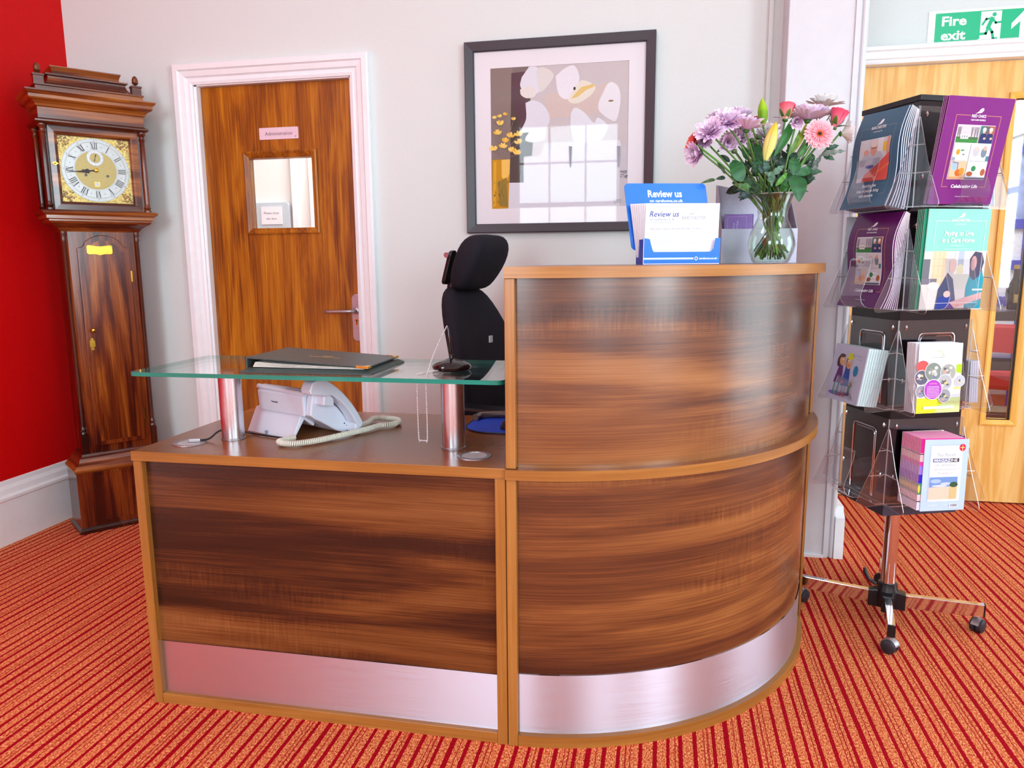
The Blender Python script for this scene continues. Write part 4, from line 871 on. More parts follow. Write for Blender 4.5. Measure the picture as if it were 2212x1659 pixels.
for pts in ([(.341, .002), (.341, .026), (.334, .026), (.326, .010), (.308, .009), (.308, .002)], [(.341, .2305), (.341, .206), (.334, .206), (.326, .222), (.308, .224), (.308, .2305)]):
    obj('brass_corner', MB().prism([(u+.0012, v+(-.0012 if v < .1 else .0)) for u, v in pts], cover, -.0052, .0006), brass, t)
ik = Ink(); ik.text('BARCHESTER', .178, .098, .011, (220, 180, 110), width=.088, bold=.01); ik.ell(.181, .120, .014, .004, (220, 180, 110), 14, .3); ik.ell(.170, .117, .008, .002, (226, 190, 120), 10, .1); ik.line([(.150, .091), (.208, .091)], .0012, (200, 150, 80)); ik.build('lettering', cover, t, attr_mat('gilt_ink', .35))

# ---------------------------------------------------------------- pen stand with bead chain
pc_ = (-0.5451, 1.8824, 0.9450)
t = thing('pen_stand', 'black gloss oval pen stand with upright pen and silver bead chain on glass shelf', 'pen stand', (pc_[0], pc_[1], GZ))
obj('base', MB().lathe([(0, 0), (.044, 0), (.050, .004), (.052, .010), (.047, .017), (.032, .024), (.014, .030), (.008, .032), (0, .032)], n=36), mat('black_gloss', (22, 12, 16), .06, spec=.7), t, smooth=True)
obj('pen_socket', MB().lathe([(.007, .030), (.0065, .040), (.0045, .042), (0, .042)], n=16), black_p, t, smooth=True)
obj('pen', MB().tube([(.0, 0, .030), (-.002, 0, .045), (-.007, 0, .105), (-.0095, 0, .116)], [.0026, .0046, .0034, .0022], 12), mat('black_gloss', rough=.06), t, smooth=True)
tp = Vector((-.0100, 0, .118)); 
ch = bez([tuple(tp), (-.020, -.03, .085), (-.030, -.065, .045), (-.036, -.088, .012), (-.038, -.102, -.006), (-.038, -.106, -.03), (-.038, -.106, -.16), (-.044, -.106, -.168), (-.054, -.106, -.168), (-.061, -.106, -.158), (-.062, -.106, -.03), (-.062, -.103, -.004), (-.060, -.096, .002), (-.04, -.06, .0035), (-.018, -.035, .0045), (-.012, -.03, .006)], 300)
dist = 0; mb = MB(); last = None; acc = 0
bead_p = []
for a, b in zip(ch, ch[1:]):
    l_ = (b-a).length; s_ = 0
    while acc+l_-s_ >= .0046:
        s_ += .0046-acc; acc = 0; bead_p.append(a.lerp(b, s_/l_))
    acc += l_-s_
me_b = None
for p in bead_p:
    mb.lathe([(0, -.0019), (.0016, -.0011), (.0021, 0), (.0016, .0011), (0, .0019)], tuple(p), 6)
mb.tube(ch, .00045, 4); bc = obj('bead_chain', mb, plain('bright_beads', (236, 234, 240), .25, metal=.5, var=.02), t, smooth=True, label='silver bead chain hanging over the shelf edge'); bc['kind'] = 'stuff'

# ---------------------------------------------------------------- mouse and mat
mp_ = (-0.4877, 2.1719, 0.7300)
t = thing('mouse_mat', 'blue mouse mat with clear gel wrist rest beside curved counter', 'mouse mat', (-.470, 2.165, .7302))
P = rrect(-.105, -.115, .105, .115, .09, 10); obj('pad', MB().prism(P, lambda u, v, d: (u, v, d), 0, .003), blue_d, t, bevel=.0008)
obj('pad_rim', MB().tube([(u, v, .0028) for u, v in P], .0022, 6, closed=True), black_p, t, smooth=True)
obj('wrist_rest', MB().tube(bez([(-.10, .045, .012), (-.08, .095, .013), (0, .12, .013), (.08, .105, .013)], 24), [.009]+[.012]*23+[.009]*2, 12), thin_glass('smoky_gel', (.55, .5, .5), base=.15, gain=.8), t, smooth=True) if False else None
wr = bez([(-.098, .045, .012), (-.08, .085, .013), (0, .107, .013), (.085, .095, .013)], 24)
obj('wrist_rest', MB().tube(wr, .0115, 12), mat('smoky_gel', (96, 76, 72), .08, spec=.8), t, smooth=True)
t = thing('computer_mouse', 'black computer mouse resting on the blue mat', 'mouse', (-.428, 2.135, .7335), radians(70))
mb = MB(); rings = []
for k in range(11):
    u = -1+2*k/10; hw = .030*sqrt(max(0, 1-u**4))+.0005; h = .036*max(.02, (1-u*u)**.45)*(1-.15*u); rings.append([(u*.054, hw*cos(a), max(0, h*sin(a))) for a in (pi*i/12 for i in range(13))])
mb.loft(rings, closed=True); obj('shell', mb, black_p, t, smooth=True)
obj('scroll_wheel', MB().lathe([(.007, -.003), (.007, .003)], (.028, 0, .0275), 14, 'Y'), steel_s, t)
obj('button_seam', MB().tube([(.015, .028, .012), (.012, 0, .035), (.015, -.028, .012)], .0008, 5), steel_s, t)
# ---------------------------------------------------------------- brochure carousel
SX, SY = .78, 2.63
t = stand = thing('brochure_stand', 'rotating brochure carousel with black tower, clear pockets and chrome four-legged base', 'display stand', (SX, SY, 0))
leg_a = [radians(-14.5), radians(-102.5), radians(166), radians(78)]
obj('pole', MB().lathe([(.0235, .055), (.0235, .42)], n=32), chrome, t, smooth=True)
hub = obj('hub', MB().lathe([(.026, .035), (.034, .038), (.036, .075), (.034, .10), (.031, .108), (.030, .122), (.027, .124)], n=28), black_p, t, smooth=True)
obj('clamp_screw', MB().tube([(-.028, .03, .10), (-.050, .042, .112), (-.062, .048, .135), (-.064, .049, .150)], [.006, .006, .007, .005], 10), black_p, hub, smooth=True)
for a in leg_a:
    c, s = cos(a), sin(a); F = lambda r, w_, z, c=c, s=s: (r*c-w_*s, r*s+w_*c, z)
    obj('hub_socket', MB().prism([(.02, .034), (.058, .034), (.058, .092), (.02, .098)], lambda u, v, d: F(u, d, v), -.018, .018), black_p, hub, bevel=.003)
    lg = obj('leg', MB().prism([(.03, .042), (.295, .062), (.295, .100), (.03, .084)] if False else [(.05, .042), (.285, .056), (.285, .099), (.05, .088)], lambda u, v, d: F(u, d, v), -.011, .011), chrome, t, bevel=.0015)
    obj('leg_cap', MB().prism([(.285, .059), (.289, .059), (.289, .0985), (.285, .0985)], lambda u, v, d: F(u, d, v), -.0115, .0115), black_p, lg)
    x, y, _ = F(.272, 0, 0)
    ca = obj('caster', MB().lathe([(.008, .046), (.008, .060)], (x, y, 0), 12), steel_s, lg)
    fa = a+radians(60); fc, fs = cos(fa), sin(fa)
    for k in (-1, 1):
        mb = MB(); mb.M = Matrix.Translation((x, y, .0235)) @ Matrix.Rotation(fa, 4, 'Z'); mb.lathe([(0, k*.003), (.0225, k*.003), (.0235, k*.006), (.022, k*.017), (.014, k*.021), (0, k*.021)], (0, 0, 0), 22, 'Y'); obj('caster_wheel', mb, rubber, lg, smooth=True)
    mb = MB(); mb.M = Matrix.Translation((x, y, .0235)) @ Matrix.Rotation(fa, 4, 'Z')
    mb.prism([(.0255*cos(q), .0255*sin(q)) for q in (radians(15+10*k) for k in range(16))]+[(.020*cos(q), .020*sin(q)) for q in (radians(165-10*k) for k in range(16))], lambda u, v, d: (u, d, v), -.012, .012); obj('caster_hood', mb, steel_s, lg)
HALF = .125
TIER = [(1.372, 1.690, -110), (1.066, 1.370, -112), (.757, 1.064, -114), (.449, .755, -116)]
def tier_rot(k): return radians(TIER[k][2]+135)   # corner sits at (-,-) when unrotated
def fmap(k, f):
    """face f of tier k: (s along face from its left end, o outward, z) -> stand coordinates"""
    a = tier_rot(k)-f*pi/2; c, sn = cos(a), sin(a)
    def g(s, o, z): x, y = s-HALF, -HALF-o; return (x*c-y*sn, x*sn+y*c, z)
    return g
def sq(k, h, z0, z1):
    a = tier_rot(k); c, s = cos(a), sin(a); mb = MB(); mb.prism([(x*c-y*s, x*s+y*c) for x, y in ((-h, -h), (h, -h), (h, h), (-h, h))], lambda u, v, d: (u, v, d), z0, z1); return mb
for k, (z0, z1, _a) in enumerate(TIER): obj('tower_core', sq(k, HALF-.004, z0-.004, z1), black_g, t)
obj('top_cap', sq(0, HALF+.001, 1.676, 1.692), black_p, t, bevel=.001)
obj('base_plate', sq(3, HALF+.003, .410, .4455), plain('slate_black_plate', (50, 50, 66), .4), t, bevel=.001)
for k, (z0, z1, _a) in enumerate(TIER):
    for f in range(4):
        g = fmap(k, f)
        mb = MB(); mb.box((0, 0, 0), (0, 0, 0)) if False else None
        P = lambda pts, d0, d1, fn: mb.prism(pts, fn, d0, d1, side=1, mi=0)
        P([(0, z0), (.25, z0), (.25, z1-.03), (0, z1-.03)], .001, .0028, lambda u, v, d: g(u, d, v))       # back plate
        P([(0, .003), (.25, .003), (.25, .030), (0, .030)], z0, z0+.0022, lambda u, v, d: g(u, v, d))       # floor ledge
        pk = obj('pocket', mb, [acrylic, acrylic_e], t, label='clear acrylic leaflet pocket')
        if f in (0, 1) or True:
            for s in (-.0030, .2515):
                tri = [(.002, z0-.002), (.088, z0-.006)]
                tri += [(.088+.012*sin(q), z0+.006-.012*cos(q)) for q in (pi/8*j for j in range(1, 6))]
                tri += [(.048, z0+.125), (.006, z1-.062), (.002, z1-.06)]
                mb = MB(); mb.prism(tri, lambda u, v, d: g(s+d, u, v), 0, .0022, side=1); mb.mi = 1
                for zz, uu in ((.098, .058), (.178, .031)): mb.tube([g(s+.0011, .003, z0+zz), g(s+.0011, uu, z0+zz-.002)], .0016, 5)
                obj('side_panel', mb, [acrylic, acrylic_e], pk)
                mb = MB(); mb.tube([g(s+.001, .03, z0-.002), g(s+.001, .03, z0+.03)], .0006, 4) if False else None
        # curled tongue in front
        prof = [(.030, z0+.001), (.062, z0+.002), (.080, z0+.008), (.092, z0+.022), (.096, z0+.040), (.090, z0+.062), (.078, z0+.095), (.068, z0+.130), (.066, z0+.150), (.060, z0+.156)]
        th = .0022; inner = [(u-th*.9, v+th*.7) for u, v in prof]
        s0, s1 = (.078, .178)
        mb = MB(); mb.loft([[g(s0, *prof[i]), g(s1, *prof[i]), g(s1, *inner[i]), g(s0, *inner[i])] for i in range(len(prof))])
        for fc in mb.bm.faces:
            vs = [v.co for v in fc.verts]; e = max((a-b).length for a in vs for b in vs); 
            fc.material_index = 0 if e > .09 else 1
        obj('tongue', mb, [acrylic, acrylic_e], pk, smooth=False)
        if f in (0, 1):
            arch = [(.068, z0+.01), (.068, z1-.085)]+[(.082-.014*cos(q), z1-.085+.014*sin(q)) for q in (pi/8*j for j in range(1, 5))]+[(.176+.014*sin(q), z1-.085+.014*cos(q)) for q in (pi/8*j for j in range(0, 5))]+[(.190, z0+.01)]
            mb = MB(); mb.tube([g(u, .0035, v) for u, v in arch], .0022, 6); mb.tube([g(.129+(u-.129)*.90, .0035, v-(.008 if v > z0+.05 else 0)) for u, v in arch], .0012, 5); obj('slot_rim', mb, acrylic_e if False else chrome, pk, smooth=True, label='bright edge of the cut-out slot')
            hk = MB()
            for s in (.022, .228):
                for v in (z1-.052, z0+.09): hk.lathe([(.0038, 0), (.0030, .003), (0, .0035)], g(s, .003, v), 10); hk.tube([g(s, .003, v+.006), g(s, .0065, v), g(s, .003, v-.006)], .0022, 6)
            obj('hook', hk, chrome, pk, smooth=True)

# ---------------------------------------------------------------- booklets in the pockets
ORD = ['first', 'second', 'third', 'fourth', 'fifth', 'sixth', 'seventh', 'eighth', 'ninth', 'tenth', 'eleventh', 'twelfth', 'thirteenth']
def sheetmap(k, f, cor, bow=0.0, dep=0.0, ds=0.0, W=.21, H=.297, lift=0.0):
    """cor = four (s,o,z): TL TR BR BL.  Returns fn(u,v,d) in metres on the cover, origin bottom left"""
    g = fmap(k, f); c = [Vector(q) for q in cor]
    n = (c[1]-c[0]).cross(c[3]-c[0]); n.normalize()
    if n.y < 0: n = -n
    def fn(u, v, d):
        a, b = u/W, v/H; p = (c[3].lerp(c[2], a)).lerp(c[0].lerp(c[1], a), b)
        q = bow*sin(2*pi*min(1, max(0, b)))
        p = p+n*(d-dep)+Vector((ds, q, lift)); return Vector(g(p.x, p.y, p.z))+Vector((SX, SY, 0))
    return fn
def booklet(name, fn, W, H, th, m_cover, label, group=None, edge=None, cat='booklet', nv=8):
    """cover + block of pages; origin empty at the foot of the booklet"""
    base = fn(W/2, 0, 0); t = thing(name, label, cat, base, 0, group)
    lf_ = lambda u, v, d: fn(u, v, d)-base
    mb = MB(); mb.loft([[lf_(0, H*j/nv, 0), lf_(W, H*j/nv, 0), lf_(W, H*j/nv, -th), lf_(0, H*j/nv, -th)] for j in range(nv+1)])
    mb.bm.faces.ensure_lookup_table()
    o = obj('cover', mb, m_cover, t)
    if edge:
        mb = MB(); mb.loft([[lf_(.0006, H*j/nv, -th-.0001), lf_(W+.0006, H*j/nv, -th-.0001), lf_(W+.0006, H*j/nv, -th-.0010-edge), lf_(.0006, H*j/nv, -th-.0010-edge)] for j in range(nv+1)]); obj('pages', mb, paper_w, t)
    return t, lf_
purple = plain('purple_cover', (122, 24, 124), .25, sc=8, var=.03)
teal = plain('slate_blue_cover', (44, 92, 124), .28, sc=8, var=.03)
green = plain('sea_green_cover', (136, 212, 194), .3, sc=8, var=.02)
green_d = plain('deep_green_cover', (22, 140, 104), .3, sc=8, var=.04)
pale = plain('white_gloss_cover', (236, 234, 242), .28, sc=8, var=.01)
mint = plain('mint_card_edge', (206, 230, 232), .5, sc=200, var=.04)
lilac_c = plain('pale_lilac_card', (208, 204, 232), .35, sc=12, var=.02)
WHI = (246, 244, 248); ORA = (222, 150, 90)
def logo(ik, cx, y, s=1.0, c=WHI, name='BARCHESTER', sub=None, w_=.052):
    """hand-with-acorn mark over the name"""
    ik.ell(cx+.004*s, y+.013*s, .0075*s, .0045*s, c, 14, .7); ik.ell(cx-.001*s, y+.0095*s, .006*s, .0022*s, c, 10, .4); ik.line([(cx-.010*s, y+.0065*s), (cx+.002*s, y+.009*s)], .0012*s, c)
    ik.text(name, cx, y-.003*s, .0068*s, c, width=w_*s, bold=.02)
    if sub: ik.text(sub, cx, y-.011*s, .0036*s, c, width=w_*.62*s, shear=.25)
def photo_house(ik, x0, y0, x1, y1):
    W, H = x1-x0, y1-y0; ik.rect(x0, y0, x1, y1, (206, 200, 212)); ik.rect(x0, y0, x1, y0+H*.24, (52, 134, 60)); ik.rect(x0, y0+H*.2, x1, y0+H*.34, (70, 110, 60))
    ik.rect(x0+W*.2, y0+H*.22, x0+W*.56, y0+H*.5, (238, 236, 240)); ik.poly([(x0+W*.17, y0+H*.5), (x0+W*.59, y0+H*.5), (x0+W*.5, y0+H*.62), (x0+W*.25, y0+H*.62)], (206, 196, 200))
    for q in (.26, .36, .46): ik.rect(x0+W*q, y0+H*.3, x0+W*(q+.045), y0+H*.42, (130, 130, 140))
    for bx_ in (.06, .14, .68, .82, .93):
        for a in (-.5, -.2, .1, .45): ik.line([(x0+W*bx_, y0+H*.3), (x0+W*bx_+W*.10*a, y0+H*.9)], W*.010, (120, 106, 112))
def photo_pair(ik, x0, y0, x1, y1):
    W, H = x1-x0, y1-y0; ik.rect(x0, y0, x1, y1, (100, 92, 100)); ik.rect(x0+W*.6, y0+H*.4, x1, y1, (168, 90, 66)); ik.rect(x0, y0+H*.5, x0+W*.2, y1, (60, 120, 120))
    for cx in (.28, .74):
        ik.poly([(x0+W*(cx-.24), y0), (x0+W*(cx+.24), y0), (x0+W*(cx+.2), y0+H*.5), (x0+W*cx, y0+H*.62), (x0+W*(cx-.2), y0+H*.5)], (34, 44, 104))
        ik.ell(x0+W*cx, y0+H*.70, W*.11, H*.14, (228, 178, 156)); ik.ell(x0+W*cx, y0+H*.80, W*.13, H*.11, (238, 236, 234)); ik.ell(x0+W*(cx+.1), y0+H*.28, W*.09, H*.07, (228, 178, 156))
def photo_plate(ik, x0, y0, x1, y1, kind=0):
    W, H = x1-x0, y1-y0; ik.rect(x0, y0, x1, y1, (218, 218, 226))
    if kind == 0: ik.ell(x0+W*.45, y0+H*.45, W*.4, H*.38, (242, 242, 246)); ik.ell(x0+W*.3, y0+H*.5, W*.12, H*.17, (240, 150, 30)); ik.ell(x0+W*.55, y0+H*.6, W*.12, H*.06, (80, 160, 110)); ik.ell(x0+W*.66, y0+H*.36, W*.08, H*.05, (120, 130, 130)); ik.rect(x0, y0, x0+W*.2, y0+H*.2, (150, 160, 176))
    if kind == 1: ik.ell(x0+W*.3, y0+H*.55, W*.16, H*.3, (190, 190, 200)); ik.ell(x0+W*.3, y0+H*.72, W*.09, H*.13, (226, 196, 184)); ik.ell(x0+W*.7, y0+H*.5, W*.14, H*.3, (120, 132, 150)); ik.ell(x0+W*.72, y0+H*.74, W*.09, H*.13, (210, 170, 150)); ik.rect(x0+W*.85, y0, x1, y0+H*.3, (60, 130, 140))
    if kind == 2: ik.rect(x0, y0, x1, y1, (220, 186, 150)); ik.poly([(x0+W*.1, y0+H*.55), (x0+W*.4, y0+H*.45), (x0+W*.4, y0+H*.95), (x0+W*.1, y0+H*.95)], (150, 190, 226)); ik.line([(x0+W*.1, y0+H*.95), (x0+W*.45, y0+H*.9), (x0+W*.48, y0+H*.45)], W*.05, (120, 104, 150)); ik.ell(x0+W*.55, y0+H*.35, W*.2, H*.2, (200, 96, 24)); ik.ell(x0+W*.75, y0+H*.42, W*.16, H*.22, (228, 140, 40)); ik.rect(x0, y0, x1, y0+H*.12, (206, 152, 104))
    if kind == 3: ik.ell(x0+W*.5, y0+H*.5, W*.34, H*.3, (240, 242, 246)); ik.ell(x0+W*.35, y0+H*.6, W*.12, H*.16, (40, 130, 80)); ik.ell(x0+W*.2, y0+H*.3, W*.16, H*.14, (160, 84, 40)); ik.ell(x0+W*.85, y0+H*.4, W*.12, H*.2, (170, 90, 46)); ik.rect(x0, y0, x1, y0+H*.1, (80, 90, 110))
def oaks_cover(fn, parent, sub=.0):
    W, H = .21, .297; ik = Ink(eps=.00005, base=.0002)
    ik.line([(.078, .2475), (.033, .2475), (.033, .050), (.052, .050)], .0013, ORA); ik.line([(.132, .2475), (.177, .2475), (.177, .050), (.158, .050)], .0013, ORA)
    logo(ik, .105, .246, 1.15, name='RED OAKS', w_=.040); ik.text('CARE HOME HENFIELD', .105, .2335, .0042, WHI, width=.048, bold=.02)
    ik.rect(.044, .071, .166, .222, WHI); c = [.0455, .1645]; m_ = .118
    photo_house(ik, c[0], .173, m_-.001, .2205); photo_pair(ik, m_+.001, .173, c[1], .2205)
    photo_plate(ik, c[0], .1235, .098, .1715, 0); photo_plate(ik, .0995, .1235, c[1], .1715, 1); photo_plate(ik, c[0], .0725, .098, .1220, 2); photo_plate(ik, .0995, .0725, c[1], .1220, 3)
    ik.text('Celebrating Life', .105, .0475, .0095, WHI, width=.088, bold=.03, shear=.12); ik.text('www.barchester.com', .105, .0215, .0035, WHI, width=.046)
    return ik.build('cover_print', fn, parent, sub=sub)
# upper right pocket : purple booklet, two more behind
cor = [(.000, .108, 1.667), (.208, .122, 1.662), (.206, .070, 1.3765), (-.000, .056, 1.3765)]
GP = 'purple booklets behind the front copy, upper right pocket'
fn = sheetmap(0, 0, cor); b, lf_ = booklet('brochure', fn, .21, .297, .0012, purple, 'purple care home booklet in the front of the upper right pocket', edge=.001); oaks_cover(lf_, b)
for i in range(3):
    fn = sheetmap(0, 0, cor, dep=.006+.0055*i, ds=.0, lift=0); fn2 = (lambda F, i: lambda u, v, d: F(u-.0045*(i+1) if False else u, v, d))(fn, i)
    booklet('brochure', sheetmap(0, 0, [(s+.002*0, o-(.008+.006*i)*(z > 1.5)-(.006+.004*i)*(z < 1.5), z) for s, o, z in cor]), .21, .297, .0012, purple, ORD[i]+' purple booklet behind the front one in the upper right pocket', GP, edge=.001)
# upper left pocket : slate blue booklet and six fanned behind
corL = [(.050, .030, 1.668), (.246, .034, 1.662), (.240, .090, 1.3765), (.036, .090, 1.3765)]
fn = sheetmap(0, 1, corL, bow=-.010); b, lf_ = booklet('brochure', fn, .21, .297, .0012, teal, 'slate blue booklet with a photo of an elderly man, front of the upper left pocket', edge=.001, nv=16)
ik = Ink(eps=.00006, base=.0003); ik.line([(.076, .247), (.026, .247), (.026, .04), (.05, .04)], .001, (150, 150, 140)); ik.line([(.134, .247), (.184, .247), (.184, .04), (.16, .04)], .001, (150, 150, 140)); logo(ik, .105, .246, 1.3, sub='Celebrating life')
ik.rect(.036, .082, .176, .212, (206, 206, 216)); ik.rect(.036, .150, .075, .212, (214, 214, 222)); ik.rect(.120, .160, .145, .212, (226, 226, 232)); ik.rect(.146, .17, .164, .198, (236, 190, 40)); ik.ell(.168, .185, .008, .03, (210, 150, 130))
ik.poly([(.036, .14), (.06, .165), (.09, .175), (.14, .17), (.15, .15), (.13, .11), (.06, .10), (.036, .095)], (188, 190, 206)); ik.ell(.104, .184, .016, .024, (214, 150, 130)); ik.ell(.104, .197, .016, .012, (226, 206, 200)); ik.rect(.094, .182, .114, .185, (110, 80, 80)); ik.ell(.07, .172, .012, .009, (218, 160, 140))
ik.poly([(.06, .082), (.176, .082), (.176, .165), (.13, .135), (.09, .115), (.07, .105)], (222, 76, 62)); ik.line([(.10, .095), (.176, .13)], .006, (240, 110, 60)); ik.ell(.09, .128, .02, .006, (84, 84, 170))
for i, s_ in enumerate(('Enriching the', 'lives of people living', 'with dementia')): ik.text(s_, .105, .064-.0155*i, .0092, WHI, width=[.062, .100, .064][i], bold=.02)
ik.build('cover_print', lf_, b, sub=.015)
GL = 'booklets fanned behind the slate blue front booklet'
for i in range(7):
    q = (i+1)/7; c2 = [(s, max(.006+.002*(7-i), o*(1-.80*q) if z > 1.5 else o*(1-.78*q)), z) for s, o, z in corL]; c2 = [(s+.006*(1 if j in (1, 2) else 1), o, z-.002*i) for j, (s, o, z) in enumerate(c2)]
    booklet('brochure', sheetmap(0, 1, c2, bow=-.010*(1-q)-.002), .21, .297, .0010, [teal, purple, pale][i % 3] if i > 4 else teal, ORD[i]+' white-edged booklet behind the slate blue one, upper left pocket', GL, edge=.0016, nv=12)
# second left pocket : purple booklet
cor2 = [(.044, .022, 1.364), (.248, .018, 1.360), (.238, .070, 1.071), (.030, .072, 1.071)]
fn = sheetmap(1, 1, cor2, bow=-.014); b, lf_ = booklet('brochure', fn, .21, .297, .0012, plain('deep_purple_cover', (92, 10, 96), .25, sc=8, var=.03), 'curved purple care home booklet in the second left pocket', edge=.001, nv=20); oaks_cover(lf_, b, sub=.012)
GM = 'white-edged booklets behind the second purple booklet'
for i in range(7):
    q = (i+1)/7; c2 = [(s+.004, max(.004, o*(1-.8*q)) if z > 1.2 else o*(1-.75*q), z-.001*i) for s, o, z in cor2]
    booklet('brochure', sheetmap(1, 1, c2, bow=-.014*(1-q)-.001), .21, .297, .0008, purple, ORD[i]+' white-edged booklet behind the curved purple one, second left pocket', GM, edge=.0018, nv=12)
# second right pocket : green booklet
cor3 = [(.010, .066, 1.363), (.220, .069, 1.363), (.217, .058, 1.071), (.009, .055, 1.071)]
fn = sheetmap(1, 0, cor3); b, lf_ = booklet('brochure', fn, .21, .297, .0012, green, 'pale green booklet about paying for a care home, second right pocket', edge=.001)
ik = Ink(eps=.00005, base=.0002); ik.rect(0, 0, .21, .1735, (214, 208, 206))
ik.rect(0, .12, .04, .1735, (226, 216, 206)); ik.rect(.028, .07, .075, .1735, (232, 204, 170))
for x in (.036, .052, .066): ik.line([(x, .075), (x, .17)], .0006, (196, 160, 120))
for y in (.10, .13, .15): ik.line([(.028, y), (.074, y)], .0006, (196, 160, 120))
ik.rect(0, .09, .022, .15, (110, 112, 122)); ik.rect(0, .075, .05, .092, (120, 116, 130)); ik.ell(.04, .07, .02, .012, (226, 226, 232)); ik.rect(.105, .095, .17, .1735, (236, 236, 240)); ik.rect(.115, .13, .135, .1735, (178, 190, 206)); ik.ell(.125, .115, .012, .02, (226, 222, 178)); ik.rect(.10, .06, .165, .105, (206, 206, 196))
ik.poly([(.052, 0), (.058, .06), (.085, .11), (.105, .09), (.12, .03), (.12, 0)], (72, 78, 112)); ik.poly([(.055, 0), (.062, .035), (.10, .045), (.12, .0)], (40, 64, 150)); ik.ell(.09, .045, .012, .010, (232, 196, 190)); ik.ell(.10, .13, .012, .022, (226, 190, 178))
ik.poly([(.155, .0), (.152, .07), (.165, .12), (.20, .12), (.21, .09), (.21, 0)], (22, 150, 172)); ik.poly([(.160, .10), (.155, .15), (.17, .172), (.195, .168), (.205, .14), (.195, .10), (.175, .085)], (70, 66, 92)); ik.ell(.170, .137, .010, .022, (196, 150, 150)); ik.poly([(.10, .02), (.21, .05), (.21, .03), (.12, .002)], (214, 168, 168)); ik.rect(.175, .055, .21, .060, (236, 236, 240))
ik.line([(.088, .262), (.026, .262), (.026, .018), (.195, .018), (.195, .262), (.128, .262)], .0010, WHI); logo(ik, .109, .2635, 1.15, sub='Celebrating life')
ik.text('Paying to Live', .107, .2195, .0135, WHI, width=.098, bold=.02, shear=.14); ik.text('in a Care Home', .107, .1995, .0135, WHI, width=.110, bold=.02, shear=.14); ik.line([(.085, .1895), (.127, .1895)], .0008, WHI); ik.text('A guide to understanding the fees for a care home', .109, .1785, .0028, WHI, width=.092)
ik.build('cover_print', lf_, b)
GG = 'green booklets stacked behind the pale green booklet'
for i in range(5):
    c2 = [(s-.0085+.0018*i*0-.0000-.0045*(i*0), o-.006-.0065*i, z) for s, o, z in cor3]; c2 = [(max(.001, s), o, z) for s, o, z in c2]
    booklet('brochure', sheetmap(1, 0, c2), .21, .297, .001, green_d if i else green_d, ORD[i]+' deep green booklet behind the pale green one, second right pocket', GG, edge=.001)
# third right pocket : white leaflet with round photographs
cor5 = [(.010, .082, .972), (.158, .080, .970), (.154, .092, .762), (.006, .094, .762)]
fn = sheetmap(2, 0, cor5, W=.148, H=.21); b, lf_ = booklet('brochure', fn, .148, .21, .001, pale, 'white booklet with overlapping round photographs, third right pocket', edge=.001)
ik = Ink(eps=.00005, base=.0002)
for k in range(9): a = radians(190-22*k); r = .0006+.00018*k; ik.ell(.062+.022*cos(a), .168+.020*sin(a), r, r, (150, 196, 30), 10)
ik.text('silverdays', .066, .166, .0045, (170, 180, 170), width=.044, bold=.01)
ik.rect(0, 0, .148, .046, (220, 226, 40)); ik.poly([(.06, 0), (.148, 0), (.148, .046), (.10, .046)], (208, 224, 150)); ik.ell(.015, .141, .021, .018, (232, 84, 84), 24); ik.poly([(.130, .146), (.148, .146), (.148, .118), (.128, .122)], (172, 206, 20)); ik.rect(.125, .070, .148, .078, (244, 210, 130))
def ball(cx, cy, r, base_, spots):
    ik.ell(cx, cy, r, r, WHI, 28); ik.ell(cx, cy, r*.94, r*.94, base_, 28)
    rr = random.Random(int(cx*1e4))
    for _ in range(spots):
        a, q = rr.uniform(0, 6.28), rr.uniform(0, .6)*r; ik.ell(cx+q*cos(a), cy+q*sin(a), r*rr.uniform(.12, .3), r*rr.uniform(.1, .25), rr.choice([(208, 160, 150), (226, 226, 232), (140, 150, 140), (90, 92, 104), (190, 196, 204), (214, 190, 130), (110, 120, 160)]), 10)
ball(.012, .108, .023, (96, 96, 116), 9); ball(.013, .066, .019, (150, 150, 170), 9); ball(.142, .095, .018, (186, 190, 200), 6); ball(.050, .125, .029, (128, 140, 132), 10); ball(.100, .122, .027, (166, 166, 160), 10); ball(.078+.012, .092, .025, (176, 178, 184), 10); ball(.090, .052, .022, (150, 154, 160), 8)
ik.ell(.050, .072, .031, .031, WHI, 28); ik.ell(.050, .072, .029, .029, (176, 62, 190), 28); ik.text('activity', .050, .088, .005, (244, 150, 180), width=.026, bold=.02); ik.scribble(.030, .080, .072, .0045, 8, (244, 228, 248), .0014)
ik.rect(.020, .013, .125, .021, WHI); ik.text('www.activitiestogether.co.uk', .072, .0155, .0034, (150, 130, 170), width=.085); ik.build('cover_print', lf_, b)
GW = 'pale booklets behind the round-photograph booklet'
for i in range(5):
    c2 = [(max(.002, s-.004), o-.010-.008*i, z) for s, o, z in cor5]
    booklet('brochure', sheetmap(2, 0, c2, W=.148, H=.21), .148, .21, .001, pale, ORD[i]+' pale booklet behind the round-photograph one, third right pocket', GW, edge=.004)
